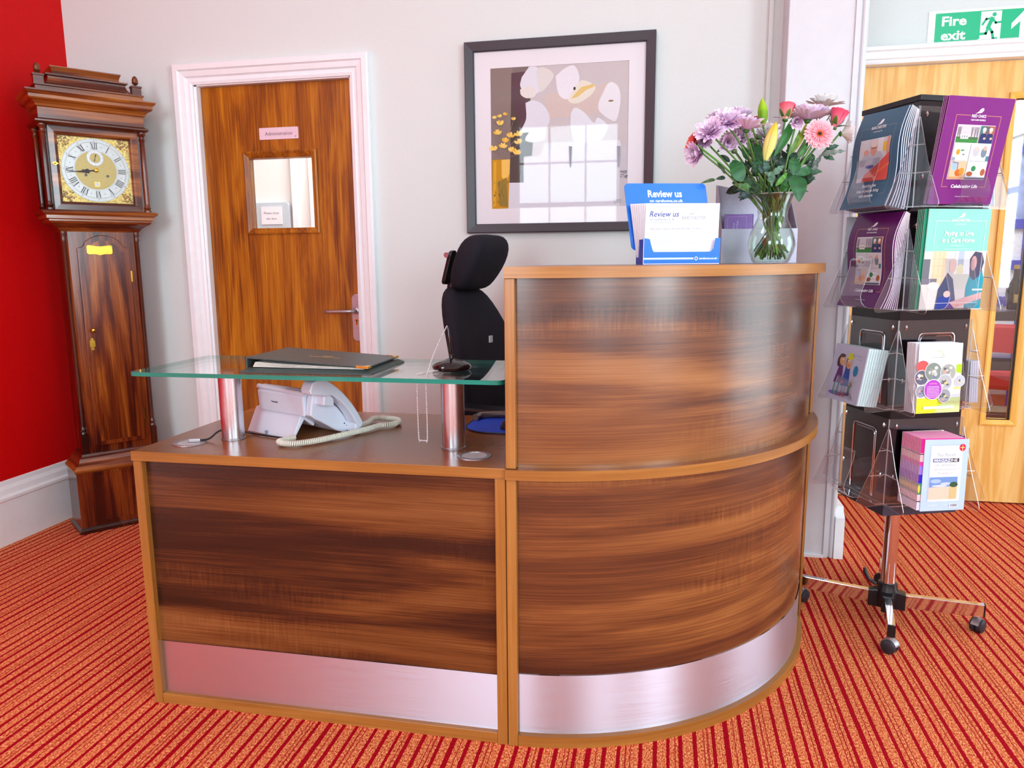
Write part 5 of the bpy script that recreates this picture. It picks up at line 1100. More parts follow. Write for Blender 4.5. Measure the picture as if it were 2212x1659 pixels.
# third left pocket : card with cartoon family, thick block behind
cor6 = [(.038, .066, .945), (.212, .070, .945), (.200, .092, .762), (.026, .090, .762)]
fn = sheetmap(2, 1, cor6, W=.17, H=.18); b, lf_ = booklet('leaflet', fn, .17, .18, .001, lilac_c, 'pale lilac leaflet with a drawn family and blue balloon, third left pocket', cat='leaflet')
ik = Ink(eps=.00006, base=.0003); SK_ = (226, 170, 120)
ik.ell(.050, .022, .040, .007, (132, 104, 190)); ik.ell(.100, .026, .016, .005, (132, 104, 190)); ik.ell(.108, .026, .010, .004, (110, 84, 170))
ik.line([(.034, .022), (.038, .060)], .008, (20, 130, 140)); ik.line([(.054, .022), (.058, .060)], .008, (20, 130, 140)); ik.poly([(.026, .056), (.072, .056), (.062, .112), (.042, .116)], (104, 26, 116)); ik.ell(.036, .125, .010, .018, (64, 24, 50)); ik.ell(.054, .130, .016, .015, SK_); ik.ell(.066, .122, .008, .006, SK_); ik.ell(.050, .145, .015, .006, (92, 50, 40)); ik.ell(.056, .133, .003, .003, WHI)
ik.line([(.078, .022), (.080, .052)], .006, (150, 140, 190)); ik.line([(.094, .022), (.094, .052)], .006, (150, 140, 190)); ik.ell(.076, .022, .006, .006, (200, 20, 50)); ik.ell(.094, .022, .006, .006, (200, 20, 50)); ik.poly([(.068, .050), (.110, .052), (.100, .112), (.078, .112)], (30, 70, 170)); ik.ell(.082, .125, .006, .018, (100, 50, 36)); ik.ell(.092, .124, .013, .018, SK_); ik.ell(.092, .117, .004, .002, (200, 40, 50)); ik.ell(.094, .141, .017, .005, (232, 226, 30)); ik.ell(.093, .149, .012, .009, (232, 226, 30)); ik.ell(.086, .132, .003, .003, WHI); ik.ell(.097, .132, .003, .003, WHI); ik.ell(.074, .062, .006, .006, (200, 40, 80))
ik.line([(.112, .026), (.114, .042)], .006, (30, 30, 90)); ik.line([(.120, .026), (.118, .042)], .006, (30, 30, 90)); ik.rect(.110, .040, .122, .056, (30, 110, 60)); ik.ell(.118, .062, .006, .008, (196, 130, 80)); ik.ell(.123, .058, .004, .008, (130, 60, 30)); ik.line([(.124, .066), (.130, .088)], .0008, (190, 100, 150)); ik.ell(.132, .104, .0115, .017, (12, 130, 180))
ik.text('my home care guide', .125, .150, .0045, (140, 136, 170), width=.052, shear=.2); ik.text('for family', .138, .139, .0040, (140, 136, 170), width=.026, shear=.2); ik.text('together', .136, .012, .0040, (110, 110, 150), width=.024); ik.ell(.136, .020, .003, .002, (110, 110, 150))
ik.build('cover_print', lf_, b, sub=.02)
GC = 'mint-edged leaflets packed behind the family leaflet'
for i in range(8):
    c2 = [(s+.0, o-.003-.0085*i if z > .85 else o-.003-.0085*i, z-.001*i) for s, o, z in cor6]
    booklet('leaflet', sheetmap(2, 1, c2, W=.17, H=.18), .17, .18, .0072, mint, ORD[i]+' pale mint leaflet behind the drawn-family leaflet, third left pocket', GC, cat='leaflet', nv=2)
# lowest right pocket : parish magazines
cor7 = [(.052, .100, .681), (.200, .098, .677), (.196, .104, .456), (.048, .106, .458)]
fn = sheetmap(3, 0, cor7, W=.148, H=.21); b, lf_ = booklet('magazine', fn, .148, .21, .001, plain('pale_blue_cover', (184, 208, 240), .3, sc=8, var=.02), 'pale blue parish magazine in the front of the lowest right pocket', edge=.001, cat='magazine')
ik = Ink(eps=.00005, base=.0002); ik.rect(.022, .028, .128, .192, WHI); ik.frame(.024, .104, .120, .190, .0007, (150, 156, 186)); ik.frame(.020, .030, .126, .194, .0006, (150, 156, 186))
ik.text('The Parish', .073, .160, .0105, (140, 146, 166), width=.062, shear=.25); ik.rect(.030, .1435, .118, .1545, (110, 120, 160)); ik.rect(.088, .1435, .118, .1545, (24, 24, 44)); ik.text('MAGAZINE', .074, .1455, .0075, WHI, width=.078, bold=.02); ik.text('OF HENFIELD', .074, .131, .0075, (170, 172, 184), width=.070); ik.text('with Shermanbury and', .074, .1205, .0062, (170, 172, 184), width=.078, shear=.25); ik.text('Woodmancote', .074, .109, .0062, (170, 172, 184), width=.050, shear=.25)
ik.rect(.023, .034, .118, .100, (112, 148, 204)); ik.ell(.045, .088, .018, .006, (168, 190, 222)); ik.ell(.080, .080, .020, .004, (190, 204, 228)); ik.ell(.058, .074, .026, .003, (206, 214, 232)); ik.poly([(.023, .034), (.118, .034), (.118, .072), (.023, .070)], (214, 200, 180)); ik.poly([(.092, .034), (.118, .034), (.118, .072), (.092, .072)], (206, 184, 132)); ik.ell(.106, .077, .014, .008, (50, 84, 60))
ik.ell(.126, .186, .0105, .0105, (214, 14, 70)); ik.line([(.119, .186), (.133, .186)], .0022, (250, 220, 120)); ik.line([(.126, .179), (.126, .193)], .0022, (250, 220, 120))
ik.text('SEPTEMBER 2022', .040, .014, .004, WHI, width=.032); ik.text('£1.00', .083, .015, .004, WHI, width=.010); ik.rect(.096, .009, .123, .020, WHI)
x = .0985
while x < .120: w_ = random.choice([.0005, .0009, .0014]); ik.rect(x, .011, x+w_, .019, (120, 124, 150)); x += w_+random.choice([.0006, .001])
ik.build('cover_print', lf_, b)
GB = 'pink and blue magazines stacked behind the parish magazine'
magc = plain('magenta_cover', (236, 20, 140), .35, sc=8, var=.03)
for i in range(13):
    c2 = [(s-.0105-.0006*i, o-.004-.0062*i, z+.003+.0004*i) for s, o, z in cor7]
    b, lf_ = booklet('magazine', sheetmap(3, 0, c2, W=.148, H=.21), .148, .21, .001, magc, ORD[i]+' pink topped magazine behind the pale blue one, lowest right pocket', GB, edge=.0035, cat='magazine', nv=2)
    ik = Ink(eps=.00005, base=.0001); H_ = .21
    for y0, y1, c_ in ((.80, 1, (236, 16, 140)), (.68, .80, (246, 190, 196)), (.62, .68, (210, 60, 160)), (.50, .62, (150, 120, 226)), (.38, .50, (44, 34, 190)), (.22, .38, (70, 140, 110)), (.12, .22, (240, 200, 206)), (0, .12, (214, 218, 240))): ik.rect(0, y0*H_, .148, y1*H_, c_)
    ik.ell(.004, .30*H_, .004, .012, (246, 206, 80)); ik.line([(0, .785*H_), (.02, .785*H_)], .003, (30, 20, 60)); ik.line([(0, .125*H_), (.02, .12*H_)], .003, (40, 40, 50)); ik.build('cover_print', lf_, b)
# things in the far side pockets
fn = sheetmap(1, 3, [(.02, .05, 1.40), (.23, .085, 1.40), (.23, .06, 1.075), (.02, .03, 1.075)]); b, lf_ = booklet('magazine', fn, .21, .297, .002, pale, 'white magazine with yellow flowers leaning out of the right side pocket', edge=.002, cat='magazine')
ik = Ink(eps=.00008, base=.0003)
for i in range(60): ik.ell(random.uniform(.01, .20), random.uniform(.16, .29), .006, .006, random.choice([(244, 214, 60), (250, 232, 120), (226, 180, 70)]), 8)
for i in range(14): x = random.uniform(.02, .19); ik.line([(x, .12), (x+random.uniform(-.02, .02), .24)], .0012, (150, 96, 70))
ik.build('cover_print', lf_, b)
booklet('brochure', sheetmap(0, 3, [(.02, .03, 1.655), (.23, .03, 1.655), (.23, .07, 1.38), (.02, .07, 1.38)]), .21, .297, .001, teal, 'slate blue booklet edge-on in the upper far right pocket', edge=.004)
for i in range(4): booklet('leaflet', sheetmap(2, 3, [(.015, .05-.008*i, .965), (.225, .05-.008*i, .965), (.225, .06-.008*i, .765), (.015, .06-.008*i, .765)]), .21, .2, .001, paper_w, ORD[i]+' white leaflet from the outside, edge-on in the third far right pocket', 'white leaflets in the third far right pocket', edge=.004, cat='leaflet')
booklet('leaflet', sheetmap(3, 3, [(.02, .03, .70), (.2, .03, .70), (.2, .05, .46), (.02, .05, .46)]), .18, .24, .0015, blue_c, 'bright blue leaflet edge-on in the lowest far right pocket', cat='leaflet')
booklet('brochure', sheetmap(1, 2, [(.02, .05, 1.362), (.235, .07, 1.362), (.235, .085, 1.075), (.02, .06, 1.075)]), .21, .297, .001, plain('petrol_blue_cover', (16, 92, 134), .35, var=.03), 'petrol blue booklet standing in the far left pocket', edge=.003)
# ---------------------------------------------------------------- on the counter top
TZ = 1.2102
a = (-0.0588, 2.0861, 1.2139)
t = thing('review_leaflet_dispenser', 'bright blue card dispenser reading Review us on the counter top', 'dispenser', (a[0], a[1], TZ), radians(16))
W_ = .214; K = 1.26
mb = MB(); mb.box((0, 0, .001), (.002, .075, .068)); mb.box((W_-.002, 0, .001), (W_, .075, .068)); mb.box((0, .073, .001), (W_, .075, .068)); obj('base_box', mb, plain('deep_blue_card', (0, 46, 190), .4), t)
obj('floor_card', bx((0, 0, 0), (W_, .075, .0015)), blue_c, t)
cut = [(0, .0015), (W_, .0015), (W_, .0705), (.200, .0705)]+[(.200-.004*k/4, .0705-.009*k) for k in range(1, 4)]+[(.188, .034), (.030, .034)]+[(.030-.012*(k/5), .034+.034*(k/5)**1.6) for k in range(1, 6)]+[(.013, .0695), (.006, .0705), (0, .0705)]
f_ = obj('front_panel', MB().prism([(u, v) for u, v in cut], lambda u, v, d: (u, d-.04*v, v), -.0015, .0), blue_c, t)
ik = Ink(eps=.00006); ik.rect(.002, .0135, W_-.002, .0185, (206, 230, 246)); ik.rect(.140, .0125, .212, .0195, (60, 140, 230)); ik.ell(.148, .016, .005, .0058, (206, 226, 250), 6); ik.ell(.148, .016, .0025, .003, (120, 60, 160), 6); ik.text('carehome.co.uk', .1815, .0136, .0052, (244, 248, 255), width=.050, bold=.03); ik.line([(.002, .0018), (W_-.002, .0018)], .002, (240, 228, 220)); ik.line([(.0012, .002), (.0012, .069)], .0016, (244, 214, 190)); ik.build('lettering', lambda u, v, d: (u, -.0015-.04*v-d, v), f_)
bk = rrect(-.022, .040, .213, .226, .012)
B_ = lambda u, v, d: (u-.10*(v-.13)*.9, .070+.20*(v-.04)+d, v)
bo = obj('header_card', MB().prism(bk, B_, 0, .002), blue_c, t)
ik = Ink(eps=.00006); ik.text('Review us', .092, .188, .0195, (226, 236, 250), width=.098, bold=.03); ik.text('on carehome.co.uk', .094, .1735, .0085, (226, 236, 250), width=.096, bold=.03); ik.build('lettering', lambda u, v, d: B_(u, v, -d), t)
GZ_ = 'white review cards stacked in the blue dispenser'
for i in range(8):
    q = i/7; y0 = .006+.0075*i
    fn = (lambda q, y0: lambda u, v, d: Vector((u+.004-.017*q*(.35+.65*v/.10)-.006*(v/.1)*(1-q)*-1, y0+.12*v-d, .018+v+.002*q)))(q, y0)
    wc = .206; hc = .147
    M0 = Matrix.Translation((a[0], a[1], TZ)) @ Matrix.Rotation(radians(16), 4, 'Z')
    G = (lambda fn: lambda u, v, d: M0 @ fn(u, v, d))(fn)
    if i == 0: b, lf_ = booklet('review_card', G, wc, hc, .0008, paper_w, 'white review card in the front of the blue dispenser, printed in blue', cat='card', nv=4)
    else: b, lf_ = booklet('review_card', G, wc, hc, .0008, paper_w, ORD[i-1]+' white review card behind the front card in the blue dispenser', GZ_, cat='card', nv=2, edge=.0035)
    if i == 0:
        ik = Ink(eps=.00005, base=.0002); DB = (10, 50, 150); GY_ = (150, 150, 170)
        ik.text('Review us', .052, .111, .0155, DB, width=.082, shear=.22, bold=.008); ik.text('on carehome.co.uk', .046, .1005, .0075, (110, 124, 170), width=.067); ik.text('the leading care home review website', .045, .0945, .0032, (110, 124, 180), width=.064); ik.line([(.012, .090), (.092, .090)], .0005, GY_)
        ik.text('BARCHESTER', .135, .1035, .0095, GY_, width=.066); ik.line([(.124, .117), (.138, .122), (.143, .127), (.146, .134), (.138, .134), (.132, .130), (.130, .124)], .0008, GY_); ik.line([(.136, .133), (.146, .135), (.144, .129)], .0010, (230, 190, 130)); ik.line([(.122, .116), (.134, .120)], .0010, (120, 120, 140))
        ik.text('Please leave a review for Barchester Red Oaks Care Home', .085, .0765, .0046, (140, 144, 156), width=.142); ik.scribble(.022, .066, .17, .0052, 6, (196, 198, 208), .0012); ik.build('cover_print', lf_, b)

# grey rack behind the vase
a = (0.1706, 2.4441, 1.2209)
t = thing('grey_letter_rack', 'grey metallic card letter rack behind the glass vase', 'letter rack', (a[0], a[1], TZ), radians(11.5))
top = [(0, 0), (.235, 0), (.235, .188), (.10, .225), (.0, .245)]
obj('back_panel', MB().prism([(0, 0), (.238, 0), (.238, .190), (.10, .226), (0, .246)], lambda u, v, d: (u, .075+d, v), 0, .003), grey_box, t)
obj('front_panel', bx((0, 0, 0), (.238, .003, .107)), grey_box, t, bevel=.0008)
for x in (0, .235): obj('side_panel', MB().prism([(.003, 0), (.075, 0), (.075, .19 if x else .245), (.06, .19 if x else .24), (.003, .107)], lambda u, v, d: (x+d, u, v), 0, .003), grey_box, t)
obj('base_panel', bx((0, .003, 0), (.238, .075, .003)), grey_box, t)
t = thing('lilac_booklet', 'small lilac booklet standing in the grey letter rack', 'booklet', (a[0], a[1], TZ), radians(11.5))
obj('cover', MB().prism([(.010, .004), (.098, .004), (.098, .152), (.010, .150)], lambda u, v, d: (u, .006+d, v), 0, .0012), plain('lilac_cover', (132, 98, 176), .4, var=.04), t); obj('pages', bx((.011, .0073, .004), (.1005, .012, .151)), plain('dark_page_edge', (70, 20, 60), .5), t)
ik = Ink(); ik.line([(.020, .08), (.020, .143), (.078, .145), (.078, .08)], .0008, (190, 166, 214)); ik.text('With you', .048, .117, .006, (214, 200, 230), width=.030, a=-pi/2); ik.text('always', .038, .114, .005, (214, 200, 230), width=.022, a=-pi/2); ik.build('lettering', lambda u, v, d: (u, .006-d, v), t)

# vase
VC = (0.3002, 2.2943, 1.2183)
VX, VY = VC[0], VC[1]
t = thing('glass_vase', 'clear waisted glass vase of cut flowers standing near the edge of the counter top', 'vase', (VX, VY, TZ))
outp = [(.030, .001), (.046, .002), (.052, .008), (.0615, .030), (.0665, .050), (.066, .062), (.060, .085), (.050, .108), (.0415, .126), (.0395, .136), (.0415, .148), (.048, .170), (.0565, .194)]
inp = [(r-.0028, z+.002) for r, z in outp][::-1]; inp[-1] = (.026, .006)
mb = MB(); mb.lathe([(0, .001)]+outp+[(.0555, .1955)]+inp+[(0, .006)], n=48); obj('glass_body', mb, vase_g, t, smooth=True)
mb = MB(); wat = [(0, .0065)]+[(r-.0035, z+.003) for r, z in outp[1:8]]+[(0, .110)]; mb.lathe(wat, n=40); obj('water', mb, thin_glass('vase_water', (.95, .985, .95), base=.02, gain=.35), t, smooth=True)
mb = MB(); mb.lathe([(.0558, .1935), (.0575, .1945), (.0568, .1962), (.0548, .1955)], n=48); obj('rim', mb, acrylic_e, t, smooth=True)

# ---------------------------------------------------------------- flowers
CR, CU, CF = Vector((0.9802, 0.1980, -0.0083)), Vector((-0.0239, 0.1597, 0.9869)), Vector((-0.1968, 0.9671, -0.1613))
def Nn(r, u, f): return (CR*r+CU*u-CF*f).normalized()
def basis(n):
    n = Vector(n).normalized(); r = n.cross(Vector((0, 0, 1)))
    r = r.normalized() if r.length > .05 else Vector((1, 0, 0)); return r, n.cross(r).normalized(), n
class PM:
    """petal/leaf mesh with colour per vertex row"""
    def __init__(s): s.bm = bmesh.new(); s.cl = s.bm.loops.layers.float_color.new('Col')
    def strip(s, rows):
        """rows: list of (points across, colour)"""
        V = [[s.bm.verts.new(p) for p in r] for r, c in rows]
        for j in range(len(V)-1):
            for i in range(len(V[j])-1):
                try: f = s.bm.faces.new([V[j][i], V[j][i+1], V[j+1][i+1], V[j+1][i]])
                except ValueError: continue
                f.smooth = True
                for l, c in zip(f.loops, (rows[j][1], rows[j][1], rows[j+1][1], rows[j+1][1])): l[s.cl] = C(*c)
    def petal(s, o, d, n, L_, w_, c0, c1, curl=.0, cup=.0, seg=4, shape=(.35, .8, 1, .85, .25)):
        o = Vector(o); d = Vector(d).normalized(); n = Vector(n).normalized(); sd = d.cross(n).normalized(); n = sd.cross(d); rows = []
        for k in range(seg+1):
            q = k/seg; wi = w_*shape[min(len(shape)-1, int(round(q*(len(shape)-1))))]; c = o+d*(L_*q)+n*(curl*L_*q*q)
            col = tuple(c0[i]*(1-q)+c1[i]*q for i in range(3)); rows.append(([c-sd*wi+n*cup*wi, c, c+sd*wi+n*cup*wi], col))
        s.strip(rows)
    def ball(s, c, r, col, n=None, fl=1.0, seg=10):
        c = Vector(c); a, b, m_ = basis(n or (0, 0, 1)); 
        for j in range(5):
            t0, t1 = -pi/2+pi*j/5, -pi/2+pi*(j+1)/5
            s.strip([([c+(a*cos(p)+b*sin(p))*(r*cos(t_))+m_*(r*fl*sin(t_)) for p in (2*pi*i/seg for i in range(seg+1))], col) for t_ in (t0, t1)])
    def build(s, name, m, parent, off, solid=0, label=None):
        me = bpy.data.meshes.new(name); 
        for v in s.bm.verts: v.co -= off
        s.bm.to_mesh(me); s.bm.free(); me.materials.append(m); o = bpy.data.objects.new(name, me); COL.objects.link(o); o.parent = parent
        if label: o['label'] = label
        return o
rf = random.Random(11)
VB = Vector((VX, VY, TZ)); used = [0]
def stem_path(bl, nrm, bend=.25):
    i = used[0]; used[0] += 1; a = i*2.4; rb_ = .030+.022*((i*37) % 10)/10; rn_ = .014+.018*((i*53) % 10)/10; bot = VB+Vector((rb_*cos(a+2.6), rb_*sin(a+2.6), .012+.006*((i*7) % 5))); neck = VB+Vector((rn_*cos(a), rn_*sin(a), .138+.01*sin(i)))
    top = Vector(bl); d = (top-neck); return bez([tuple(bot), tuple(neck), tuple(neck+d*.55+Vector((0, 0, .012))), tuple(top)], 24), bot
SG = (86, 134, 44)
def flower(name, label, cat, bl, nrm, stem_r=.0028, stem_c=(96, 150, 50), group=None):
    path, bot = stem_path(bl, nrm); t = thing(name, label, cat, bot, 0, group)
    obj('stem', MB().tube([p-bot for p in path], stem_r, 8), plain('stem_%d_%d' % (stem_c[0], stem_c[1]), stem_c, .4, sc=120, var=.12), t, smooth=True); return t, bot
GRN = (60, 104, 40)
def gerbera(label, c, n, r, c0, c1, eye, cup=.25, cat='flower'):
    t, bot = flower('gerbera', label, cat, Vector(c)-Vector(n)*.006, n, .0030); a, b, n = basis(n); c = Vector(c); P = PM()
    for ring, (rr, ln, cu, m_) in enumerate([(.30, .70, cup*.6, 24), (.26, .62, cup*.9, 22), (.22, .34, cup*1.6, 20)]):
        for k in range(m_):
            q = 2*pi*(k+.5*(ring % 2))/m_+rf.uniform(-.05, .05); d = a*cos(q)+b*sin(q); P.petal(c+d*r*rr*.8+n*.002*ring, d+n*(cu), n, r*ln*rf.uniform(.92, 1.05), r*(.125 if ring < 2 else .05), c0, c1, curl=-.12, cup=.25, shape=(.5, .85, 1, .95, .35))
    P.build('bloom', petal_m, t, bot); E_ = PM()
    for k in range(40): q = k*2.4; rr = r*.20*sqrt(k/40); E_.ball(c+(a*cos(q)+b*sin(q))*(rr+r*.06)+n*.004, r*.035, eye[0], n, seg=6)
    E_.ball(c+n*.003, r*.12, eye[1], n, .6); E_.build('eye', petal_m, t, bot)
    K_ = PM()
    for k in range(14): q = 2*pi*k/14; d = a*cos(q)+b*sin(q); K_.petal(c-n*.010, d*.8+n*.6, n, r*.32, r*.06, GRN, GRN)
    K_.build('sepals', leaf_m, t, bot)
def mum(label, c, n, r_, c0, c1, cup=.35, core=(196, 60, 150), cat='flower', name='chrysanthemum', group=None, rings=5, pet=19):
    r = r_*1.22
    t, bot = flower(name, label, cat, Vector(c)-Vector(n)*.006, n, .0026, (84, 128, 50), group); a, b, n = basis(n); c = Vector(c); P = PM()
    for ring in range(rings):
        u = ring/max(1, rings-1); el = cup+u*1.35; m_ = int(pet*(1-.4*u))
        for k in range(m_):
            q = 2*pi*(k+.5*(ring % 2))/m_+rf.uniform(-.1, .1); d = (a*cos(q)+b*sin(q)); dd = d*cos(el)+n*sin(el); ln = r*(1.0-.42*u)*rf.uniform(.86, 1.1)
            P.petal(c+d*r*.07*(1-u), dd, n-d*.3, ln, r*.15, core if u > .75 else c0, c1, curl=rf.uniform(-.14, .12), cup=.5, shape=(.4, .7, .95, 1, .5))
    P.build('bloom', petal_m, t, bot); K_ = PM(); K_.ball(c-n*.004, r*.16, GRN, n, .6)
    for k in range(12): q = 2*pi*k/12; d = a*cos(q)+b*sin(q); K_.petal(c-n*.006, d*.9+n*.45, n, r*.28, r*.06, GRN, (90, 130, 60))
    K_.build('sepals', leaf_m, t, bot)
def rose(label, c, n, h, col0, col1):
    t, bot = flower('rose', label, 'flower', Vector(c)-Vector(n)*h*.48, n, .0028, (60, 110, 50)); a, b, n = basis(n); c = Vector(c)-n*h*.5; P = PM()
    for k in range(15):
        u = k/14; q0 = k*2.4; r0 = h*(.06+.30*u); tw = .95+.5*u; rows = []
        for j in range(7):
            v = j/6; rr = r0*(.35+1.0*sin(min(1, v*1.25)*pi/2)*.75)+(h*.13*u*max(0, v-.72)*3); z = h*(1.0-.10*u)*v
            cr = [c+(a*cos(q0+w*tw)+b*sin(q0+w*tw))*(rr*(1+.03*cos(3*w)))+n*(z-h*.10*abs(w)**2*v) for w in (-1, -.5, 0, .5, 1)]
            rows.append((cr, tuple(col0[i]*(1-v)+col1[i]*v for i in range(3))))
        P.strip(rows)
    P.build('bloom', petal_m, t, bot); K_ = PM()
    for k in range(5):
        q = 2*pi*k/5; d = a*cos(q)+b*sin(q); K_.petal(c-n*.002, d*.75+n*.7, n, h*.75, h*.12, GRN, (110, 150, 60), curl=-.5 if k % 2 else .1)
    K_.ball(c-n*.001, h*.17, GRN, n, .7); K_.build('sepals', leaf_m, t, bot)
def lily(label, base_, tip, r, cols):
    b0, t0 = Vector(base_), Vector(tip); t, bot = flower('lily_bud', label, 'flower bud', b0, t0-b0, .0024, (90, 110, 50)); a, b, n = basis(t0-b0); L_ = (t0-b0).length; P = PM(); S = 18; rows = []
    prof = [.12, .42, .68, .86, .97, 1.0, .95, .84, .66, .42, .10]
    for j, w in enumerate(prof):
        u = j/10; m_ = cols[0] if u < .15 else cols[1]; col = tuple(cols[0][i]*(1-u)+cols[1][i]*u for i in range(3)) if u < .6 else tuple(cols[1][i]*(1-(u-.6)/.4)+cols[2][i]*((u-.6)/.4) for i in range(3))
        rows.append(([b0+n*(L_*u)+(a*cos(q)+b*sin(q))*(r*w*(1+.10*cos(3*q))) for q in (2*pi*i/S for i in range(S+1))], col))
    P.strip(rows); P.build('bud', petal_m, t, bot)
    rb = MB()
    for k in range(3):
        q = 2*pi*(k+.5)/3; rb.tube([b0+n*(L_*j/10)+(a*cos(q)+b*sin(q))*(r*prof[j]*.91)-bot for j in range(11)], .0006, 4)
    obj('bud_seam', rb, plain('seam_green', (150, 150, 50), .5), t, smooth=True)
PK0, PK1 = (228, 92, 112), (250, 190, 200); LI0, LI1 = (226, 176, 222), (248, 230, 250); CO0, CO1 = (206, 40, 52), (240, 118, 106)
gerbera('pink gerbera with orange and black eye at right of the bouquet', (0.4149, 2.2928, 1.5653), Nn(-.05, .08, 1), .046, PK0, PK1, ((236, 120, 60), (34, 12, 20)))
gerbera('coral gerbera seen edge-on at the far left of the bouquet', (0.0771, 2.2836, 1.5507), Nn(-.86, .30, .25), .036, CO0, CO1, ((200, 120, 60), (60, 40, 30)), cup=1.3)
gerbera('coral gerbera half hidden behind the lilac blooms below the green bud', (0.2440, 2.4346, 1.6320), Nn(-.05, .95, .1), .034, CO0, (244, 140, 120), ((200, 120, 60), (60, 40, 30)), cup=.5)
mum('lilac chrysanthemum with magenta heart facing left', (0.1196, 2.2548, 1.5738), Nn(-.42, .42, .75), .038, LI0, LI1, .35)
mum('drooping lilac chrysanthemum lowest at the left of the bouquet', (0.0925, 2.2612, 1.5215), Nn(-.85, -.25, .35), .036, LI0, LI1, .7)
mum('full lilac chrysanthemum in the middle of the left cluster', (0.1676, 2.2688, 1.5991), Nn(-.15, .55, .7), .040, LI0, LI1, .35)
mum('lilac chrysanthemum seen from the side beneath the green lily bud', (0.2145, 2.2542, 1.5785), Nn(.12, .95, .12), .040, LI0, LI1, .45)
mum('small lilac chrysanthemum with dark centre tucked below the left cluster', (0.1715, 2.3144, 1.5580), Nn(-.1, -.3, .8), .028, (190, 110, 160), LI1, .5)
mum('pale lilac chrysanthemum behind the left cluster', (0.1513, 2.3732, 1.6254), Nn(-.2, .8, .4), .036, LI0, (244, 226, 246), .4)
mum('wide lilac chrysanthemum seen from the side between the two roses', (0.3920, 2.3584, 1.6149), Nn(.05, .97, .1), .046, (222, 176, 216), LI1, .35, pet=24)
mum('small drooping lilac bloom under the left rose', (0.3498, 2.2647, 1.6004), Nn(-.2, -.55, .6), .022, LI0, LI1, .9)
mum('pale lilac chrysanthemum highest in the left cluster', (0.1965, 2.3198, 1.6218), Nn(.05, .85, .5), .034, LI0, (244, 226, 246), .45)
mum('lilac chrysanthemum between the coral gerbera and the left cluster', (0.1078, 2.3124, 1.5615), Nn(-.6, .2, .7), .032, LI0, LI1, .4)
mum('lilac chrysanthemum half hidden low in the left cluster', (0.2037, 2.3328, 1.5673), Nn(-.1, .3, .9), .030, (196, 120, 170), LI1, .4)
mum('lilac chrysanthemum behind the pink gerbera', (0.4309, 2.4107, 1.6327), Nn(.2, .9, .3), .036, (222, 176, 216), LI1, .4)
WT0, WT1 = (244, 244, 232), (252, 251, 254)
mum('white chrysanthemum behind the right rose', (0.4612, 2.5067, 1.6755), Nn(.05, .9, .3), .044, WT0, WT1, .35, core=(226, 230, 180))
mum('white chrysanthemum facing right at the right edge of the bouquet', (0.4926, 2.3936, 1.5794), Nn(.95, .15, .1), .032, WT0, WT1, .7, core=(226, 230, 180))
mum('white bloom behind the yellow lily bud', (0.2886, 2.4570, 1.5883), Nn(-.1, .5, .8), .040, (236, 220, 232), WT1, .3, core=(230, 220, 190))
mum('white bloom low behind the leaves below the lily buds', (0.2754, 2.4695, 1.5553), Nn(-.2, .2, .9), .036, (236, 220, 232), WT1, .3, core=(230, 220, 190))
rose('pink rose bud at top centre of the bouquet', (0.3296, 2.3291, 1.6390), Nn(.10, .97, .15), .050, (250, 196, 176), (236, 92, 120))
rose('deep pink rose at top right of the bouquet', (0.4721, 2.3546, 1.6183), Nn(.25, .9, .3), .056, (244, 150, 166), (238, 84, 120))
lily('green lily bud standing highest in the bouquet', (0.2637, 2.2869, 1.5906), (0.2585, 2.2991, 1.6704), .0135, [(92, 140, 20), (140, 190, 24), (170, 206, 60)])
lily('yellow striped lily bud in the centre of the bouquet', (0.2648, 2.2281, 1.4850), (0.2922, 2.2522, 1.5958), .0165, [(206, 214, 120), (238, 206, 120), (230, 196, 30)])
def leaf(P, o, tip, w_, c, face=None, lobes=0, fold=.25, droop=.0, n=8):
    o, tip = Vector(o), Vector(tip); d = tip-o; L_ = d.length; d.normalize(); f = Vector(face) if face else -CF; sd = d.cross(f).normalized(); nn = sd.cross(d).normalized(); rows = []
    for k in range(n+1):
        q = k/n; wi = w_*(sin(pi*min(1, q**.75*.98+.01))**.75)
        if lobes: wi *= 1-.42*abs(sin(q*pi*lobes))
        ce = o+d*(L_*q)+nn*(L_*.16*sin(pi*q))-Vector((0, 0, droop*q*q)); sh = .86+.14*cos(q*20)
        rows.append(([ce-sd*wi+nn*fold*wi, ce-sd*wi*.5+nn*fold*.35*wi, ce, ce+sd*wi*.5+nn*fold*.35*wi, ce+sd*wi+nn*fold*wi], tuple(v*sh for v in c)))
    P.strip(rows)
lfs = []
def leafobj(t, bot, *a, vein=None, **k):
    P = PM(); leaf(P, *a, **k); l_ = P.build('leaf', leaf_m, t, bot); return l_
G1, G2, G3, G4 = (34, 104, 52), (46, 92, 66), (28, 72, 48), (120, 170, 50)
def spray(label, pts, bl, cat='foliage', col=(58, 92, 50)):
    t, bot = flower('leaf_spray', label, cat, bl, (0, 0, 1), .0024, col)
    for o, tp, w_, c, kw in pts: leafobj(t, bot, o, tp, w_, c, **kw)
spray('glossy green rose leaves hanging over the right of the vase rim', [((0.3367, 2.1947, 1.4445), (0.3497, 2.1648, 1.3735), .024, G1, {}), ((0.3400, 2.2166, 1.4480), (0.3409, 2.2460, 1.4995), .0165, G1, {}), ((0.3467, 2.2287, 1.4503), (0.3945, 2.2723, 1.4674), .0125, G1, {}), ((0.3265, 2.2305, 1.4239), (0.3244, 2.2360, 1.4592), .010, G1, {})], (0.3401, 2.2164, 1.4467))
